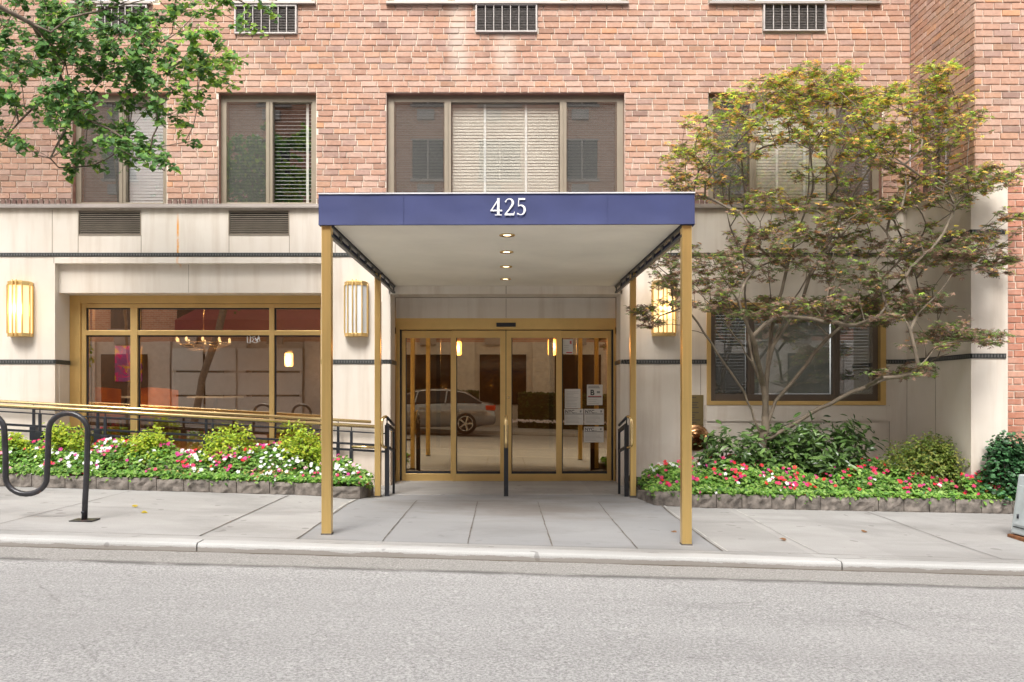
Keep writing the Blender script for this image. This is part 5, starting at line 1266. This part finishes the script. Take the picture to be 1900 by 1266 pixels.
for k in range(10):
    a_ = 2*math.pi*k/10; e_ = (cx+.42*math.cos(a_), cy+.42*math.sin(a_), cz+.02); g.tube([(cx, cy, cz), (cx+.2*math.cos(a_), cy+.2*math.sin(a_), cz-.07), e_], .008, 6)
g.tube([(cx+.42*math.cos(R(i*20)), cy+.42*math.sin(R(i*20)), cz+.02) for i in range(19)], .01, 6); g.tube([(cx+.25*math.cos(R(i*20)), cy+.25*math.sin(R(i*20)), cz-.09) for i in range(19)], .01, 6); g.build('brass_arms', M['brass_tube'], t)
g = MB()
for k in range(10): a_ = 2*math.pi*k/10; g.lathe([(.0, 0), (.018, .02), (.022, .05), (.01, .08)], (cx+.42*math.cos(a_), cy+.42*math.sin(a_), cz+.03), n=8)
g.build('bulb', emis('small_bulb', (1, .66, .28), 1.0), t)
def paint_mat():
    m, n, l, b = nt('abstract_paint'); c = mix(n, l, ramp(n, l, noise(n, l, 5, 3, .6, dist=2), .44, .5), (.80, .03, .38), (.36, .10, .50)); c = mix(n, l, ramp(n, l, noise(n, l, 3.4, 2, .5, dist=1.5), .52, .56), c, (.85, .50, .02)); l.new(c, b.inputs['Base Color'])
    l.new(c, b.inputs['Emission Color']); b.inputs['Emission Strength'].default_value = 0; return m
T = thing('abstract_painting', 'magenta and yellow abstract painting inside the restaurant', 'painting', (PX(228, .9), .9, 1.0)); g = MB(); g.box(PX(213, .9), PX(262, .9), .9, .93, PZ(708, .9), PZ(642, .9)); g.build('canvas', paint_mat(), T)
g = MB(); g.box(PX(211, .9), PX(264, .9), .93, .95, PZ(710, .9), PZ(640, .9)); g.build('stretcher', M['wallpaint'], T)
T = thing('red_vase', 'tall red vase beside the painting inside the restaurant', 'vase', (PX(206, 1.4), 1.4, .28)); g = MB(); g.lathe([(.10, 0), (.13, .3), (.10, .55), (.05, .8), (.08, .95), (.07, 1.0)], (PX(206, 1.4), 1.4, .28)); g.build('vase_body', M['redp'], T)
def ceil_lamp(x, y, lb):
    t = thing('ceiling_light', lb, 'ceiling light', (x, y, 3.05), 'recessed ceiling lights inside the restaurant'); g = MB(); g.lathe([(0, 0), (.06, 0), (.06, -.01)], (x, y, 3.04), n=16); g.build('diffuser', M['lamp_glow'], t)
    li = bpy.data.lights.new('lamp_light', 'POINT'); li.energy = 34 if y < .7 else 9; li.color = (1, .78, .52); li.shadow_soft_size = .1; lo = bpy.data.objects.new('lamp_light', li); COL.objects.link(lo); lo.parent = t; lo.location = (0, 0, -.12)
for i, (x, y) in enumerate(((-5.25, .62), (-4.2, .8), (-3.2, .8), (-4.8, 3.2), (-3.0, 3.4))): ceil_lamp(x, y, 'small round ceiling light glowing inside the restaurant')
def inner_lamp(px, py, Y, lb, w=.07, h=.11):
    x, z = PX(px, Y), PZ(py, Y); t = thing('interior_wall_lamp', lb, 'wall lamp', (x, Y, z)); g = MB(); g.lathe([(w*.8, -h), (w, -h+.02), (w, h-.02), (w*.8, h)], (x, Y-.08, z), n=14); g.build('glass_shade', emis('amber_glass', (1, .55, .15), 3.0), t)
    g = MB(); g.box(x-.03, x+.03, Y-.08, Y, z+h, z+h+.03); g.box(x-.05, x+.05, Y-.015, Y, z-.05, z+h+.05); g.build('bracket', M['brass'], t)
    li = bpy.data.lights.new('lamp_light', 'POINT'); li.energy = 12; li.color = (1, .62, .3); li.shadow_soft_size = .06; lo = bpy.data.objects.new('lamp_light', li); COL.objects.link(lo); lo.parent = t; lo.location = (0, -.22, 0)
inner_lamp(538, 668, 5.0, 'amber wall lamp glowing on the back wall of the restaurant', .08, .13)
inner_lamp(849, 647, 3.2, 'amber lamp glowing behind the left sliding door', .075, .12); inner_lamp(1024, 645, 3.4, 'amber lamp glowing behind the right sliding door', .075, .14)
T = thing('window_script', 'white handwritten script on the middle restaurant pane', 'window lettering', (PX(470, YF+.055), YF+.055, 1.9)); g = MB()
for st_ in ([(459, 624), (459, 636), (464, 637), (465, 624), (462, 623)], [(474, 624), (467, 626), (471, 630), (467, 634), (474, 636)], [(474, 632), (482, 627)], [(473, 627), (479, 635)], [(476, 637), (480, 622)], [(480, 622), (482, 634)]):
    g.tube([P(a_, b_, YF+.054) for a_, b_ in st_], .006, 6)
g.build('script', M['white_letter'], T)

# ---------------------------------------------------------------- across the street (seen only mirrored in the glass)
YC2 = -15.2
g = MB(); g.add(*grid(xs, [-24, -20, YC2], lambda x, y: K*x+.05)); tag(g.build('far_sidewalk', M['concrete']), kind='structure')
g = MB(); g.add([(-60, YC2, -60*K+.055), (60, YC2, 60*K+.055), (60, YC2, 60*K-.1), (-60, YC2, -60*K-.1), (-60, YC2-.15, -60*K+.055), (60, YC2-.15, 60*K+.055)], [(0, 1, 5, 4), (0, 3, 2, 1)]); tag(g.build('far_kerb', M['curb']), kind='structure')
OB = thing('opposite_building', 'brick building with stone piers and dark windows across the street', 'building', (0, -20.5, 0))
g = MB(); ops2 = []
for i in range(-7, 8): ops2 += [(i*3.0-.9+.4*(i % 2), i*3.0+.7, z_, z_+1.5) for z_ in (3.9, 6.8, 9.7, 12.6)]
wall(g, -24, 24, 3.4, 15, -20.5, [], 0)
g.build('brick_wall', M['bricktex'], OB)
g = MB(); g.box(-24, 24, -20.6, -20.5, -1, 3.4)
for i in range(-8, 9): g.box(i*3+1.2, i*3+1.9, -20.5, -20.35, -1, 3.4)
g.build('stone_base', simple('pale_stone', (.60, .54, .47), .8), OB)
g = MB()
for i in range(-7, 8): g.box(i*3-.9+.0, i*3+.95, -20.5, -20.45, .9, 2.9)
for o in ops2: g.box(o[0], o[1], -20.5, -20.46, o[2], o[3])
g.build('window', M['carglass'], OB)
g = MB()
for o in ops2: g.box(o[0]-.06, o[1]+.06, -20.5, -20.44, o[3], o[3]+.05); g.box((o[0]+o[1])/2-.03, (o[0]+o[1])/2+.03, -20.46, -20.42, o[2], o[3]); g.box(o[0]+.2, o[0]+.85, -20.5, -20.3, o[2]-.62, o[2]-.25)
for o in ops2: g.box(o[0]-.08, o[1]+.08, -20.5, -20.4, o[2]-.1, o[2]-.01)
g.build('sill', M['coping'], OB)
for x0, x1, lb in ((-6.6, -.9, 'clipped hedge across the street left of the path'), (.6, 11, 'clipped hedge across the street right of the path')):
    T = thing('clipped_hedge', lb, 'hedge', ((x0+x1)/2, -19, 0)); g = MB(); g.add([(x, y, K*x+z) for z in (0, 1.35) for y in (-19.4, -18.7) for x in (x0, x1)], [(0, 2, 3, 1), (4, 5, 7, 6), (0, 1, 5, 4), (2, 6, 7, 3), (0, 4, 6, 2), (1, 3, 7, 5)]); g.build('hedge_core', M['hedge'], T)
    n = int(350*(x1-x0)); r_ = np.random.default_rng(int(x0+50)); x = r_.uniform(x0, x1, n); u = r_.random(n); y = np.where(u < .75, -18.7+r_.normal(0, .02, n), r_.uniform(-19.4, -18.7, n)); z = np.where(u < .75, r_.uniform(0, 1.38, n), 1.37)+K*x
    g = MB(); g.scatter(*OVAL, np.stack([x, y, z], 1), np.stack([r_.normal(0, .4, n), r_.normal(.7, .3, n), r_.normal(.6, .4, n)], 1), r_.uniform(0, 6, n), r_.uniform(.06, .10, n), jitcol([(.04, .08, .02), (.07, .13, .03), (.03, .06, .015)], n, .2, r_)); g.build('foliage', M['leaf'], T)
g = MB(); r_ = np.random.default_rng(3); n = 500; x = r_.uniform(.3, 9, n); y = r_.uniform(-18.4, -18.1, n); g.scatter(*PET, np.stack([x, y, K*x+.30+r_.random(n)*.08], 1), np.stack([r_.normal(0, .3, n), .8+r_.normal(0, .2, n), np.ones(n)*.7], 1), r_.uniform(0, 6, n), r_.uniform(.05, .09, n), [(.75, .68, .72)]*n)
tag(g.build('white_flowers', M['petal']), 'strip of white flowers along the hedge across the street', 'flowers', kind='stuff')
# sedan
def sedan(xr, yc, z0, label, paint):
    """rear bumper at xr, nose towards -X"""
    t = thing('parked_sedan', label, 'car', (xr-2.25, yc, z0)); Lc = 4.45
    st_ = [(0, .36, .60, .78), (.05, .30, .92, .84), (.45, .26, 1.0, .89), (1.0, .24, 1.0, .90), (2.2, .22, .98, .90), (3.1, .22, .96, .90), (3.6, .24, .90, .88), (4.15, .28, .80, .82), (4.38, .32, .66, .70), (4.45, .38, .56, .60)]
    g = MB(); V = []; m = 9
    for d, zb_, zt_, hw in st_:
        x = xr-d
        for yy, zq in ((-hw*.92, zb_), (-hw, zb_+.12), (-hw*1.0, (zb_+zt_)/2+.05), (-hw*.94, zt_-.04), (0, zt_+.03), (hw*.94, zt_-.04), (hw, (zb_+zt_)/2+.05), (hw, zb_+.12), (hw*.92, zb_)): V.append((x, yc+yy, z0+zq))
    Fc = [(i*m+k, i*m+(k+1) % m, (i+1)*m+(k+1) % m, (i+1)*m+k) for i in range(len(st_)-1) for k in range(m)]+[tuple(range(m)), tuple((len(st_)-1)*m+k for k in range(m))]
    g.add(V, Fc, smooth=True); g.build('body', paint, t)
    gs = [(.42, .98, .99, .80), (.95, .98, 1.34, .68), (1.5, .98, 1.42, .64), (2.2, .98, 1.42, .64), (2.6, .97, 1.36, .66), (3.25, .95, .98, .78)]
    g = MB(); V = []
    for d, zb_, zt_, hw in gs: V += [(xr-d, yc-.84, z0+zb_), (xr-d, yc-hw, z0+zt_-.05), (xr-d, yc+hw, z0+zt_-.05), (xr-d, yc+.84, z0+zb_)]
    g.add(V, [(i*4+k, i*4+k+1, i*4+5+k, i*4+4+k) for i in range(5) for k in range(3)]); g.build('cabin_glass', M['carglass'], t)
    g = MB(); V = []
    for d, zb_, zt_, hw in gs: V += [(xr-d, yc-hw-.02, z0+zt_-.06), (xr-d, yc-hw+.06, z0+zt_+.0), (xr-d, yc+hw-.06, z0+zt_+.0), (xr-d, yc+hw+.02, z0+zt_-.06)]
    g.add(V, [(i*4+k, i*4+k+1, i*4+5+k, i*4+4+k) for i in range(5) for k in range(3)], smooth=True)
    for s_ in (-1, 1): g.bar((xr-1.55, yc+s_*.86, z0+.97), (xr-1.5, yc+s_*.66, z0+1.37), .05, .03); g.bar((xr-2.5, yc+s_*.86, z0+.97), (xr-2.4, yc+s_*.66, z0+1.36), .05, .03)
    g.build('roof', paint, t)
    for d in (.92, 3.60):
        for s_ in (-1, 1):
            g = MB(); y = yc+s_*.80; g.lathe([(.20, -.11), (.32, -.11), (.335, -.07), (.335, .07), (.32, .11), (.20, .11)], (xr-d, y, z0+.335), 'Y', 28); w = g.build('wheel', M['tyre'], t)
            g = MB()
            for k in range(5): a_ = 2*math.pi*k/5; g.bar((xr-d, y+s_*.10, z0+.335), (xr-d+.22*math.cos(a_), y+s_*.105, z0+.335+.22*math.sin(a_)), .03, .05)
            g.tube([(xr-d+.225*math.cos(R(i*15)), y+s_*.105, z0+.335+.225*math.sin(R(i*15))) for i in range(25)], .015, 6); g.build('rim', M['rim'], w)
    for s_ in (-1, 1): g = MB(); g.box(xr-.30, xr+.0, yc+s_*.70-.14, yc+s_*.70+.16, z0+.74, z0+.90); g.build('tail_light', M['tail'], t, bevel=.03)
    for d in (1.35, 2.35): g = MB(); g.box(xr-d, xr-d+.16, yc+.895, yc+.915, z0+.80, z0+.83); g.build('door_handle', M['rim'], t)
sedan(-.22, -14.1, K*-2.4-.03, 'silver sedan parked across the street', M['carpaint'])
shrub('far_sapling', 'fresh green young tree across the street', 'tree', -15.6, -17.6, -.029*-15.6+1.7, .8, .6, 1.5, 1600, .11, LIME, OVAL, M['leaf'], None, 88)
# awning + far tree
T = thing('burgundy_awning', 'burgundy awning over the shop across the street', 'awning', (-8.6, -18.5, 3)); g = MB(); g.add([(-11.5, -20.5, 5.0), (-6.3, -20.5, 5.0), (-6.3, -16.8, 3.9), (-11.5, -16.8, 3.9), (-11.5, -16.8, 3.3), (-6.3, -16.8, 3.3), (-11.5, -20.5, 4.9), (-6.3, -20.5, 4.9)], [(0, 1, 2, 3), (3, 2, 5, 4), (6, 4, 5, 7), (0, 3, 4, 6), (1, 7, 5, 2)]); g.build('canvas', M['burgundy'], T)
T = thing('garage_door', 'white panelled door across the street', 'door', (-12.6, -20.3, 0)); g = MB()
for i in range(4):
    for j in range(3): g.box(-13.0+i*1.3, -11.8+i*1.3, -20.35, -20.27, .35+j*.95, 1.22+j*.95)
g.build('door_panel', M['paper'], T)
FT = thing('far_street_tree', 'leaning street tree across the street', 'tree', (-9.9, -15.9, .3)); r_ = np.random.default_rng(8)
lm = [[Vector((-10.5, -15.9, .2)), Vector((-10.2, -15.9, 1.8)), Vector((-9.6, -15.8, 3.4)), Vector((-9.2, -15.8, 5.2)), Vector((-9.0, -15.8, 7))]]
tg = [Vector((-8.6+2.4*math.cos(a_)*r, -15.8+2.0*math.sin(a_)*r, 6.5+1.8*s_)) for a_, r, s_ in zip(r_.uniform(0, 6.28, 90), r_.random(90), r_.uniform(-1, 1, 90))]
nodes, par, ch, rad, tips = grow(lm, tg, .3, .02, r_, .012, 1.6); g = MB(); skin(g, nodes, par, ch, rad, .22); g.build('trunk', M['bark'], FT)
pp = np.repeat(np.array([list(nodes[i]) for i in tips]), 28, axis=0)+r_.normal(0, .22, (len(tips)*28, 3)); n = len(pp)
g = MB(); g.scatter(*OVAL, pp, r_.normal(0, 1, (n, 3)), r_.uniform(0, 6, n), r_.uniform(.09, .14, n), jitcol(gcol, n, .2, r_)); g.build('crown', M['leaf'], FT)
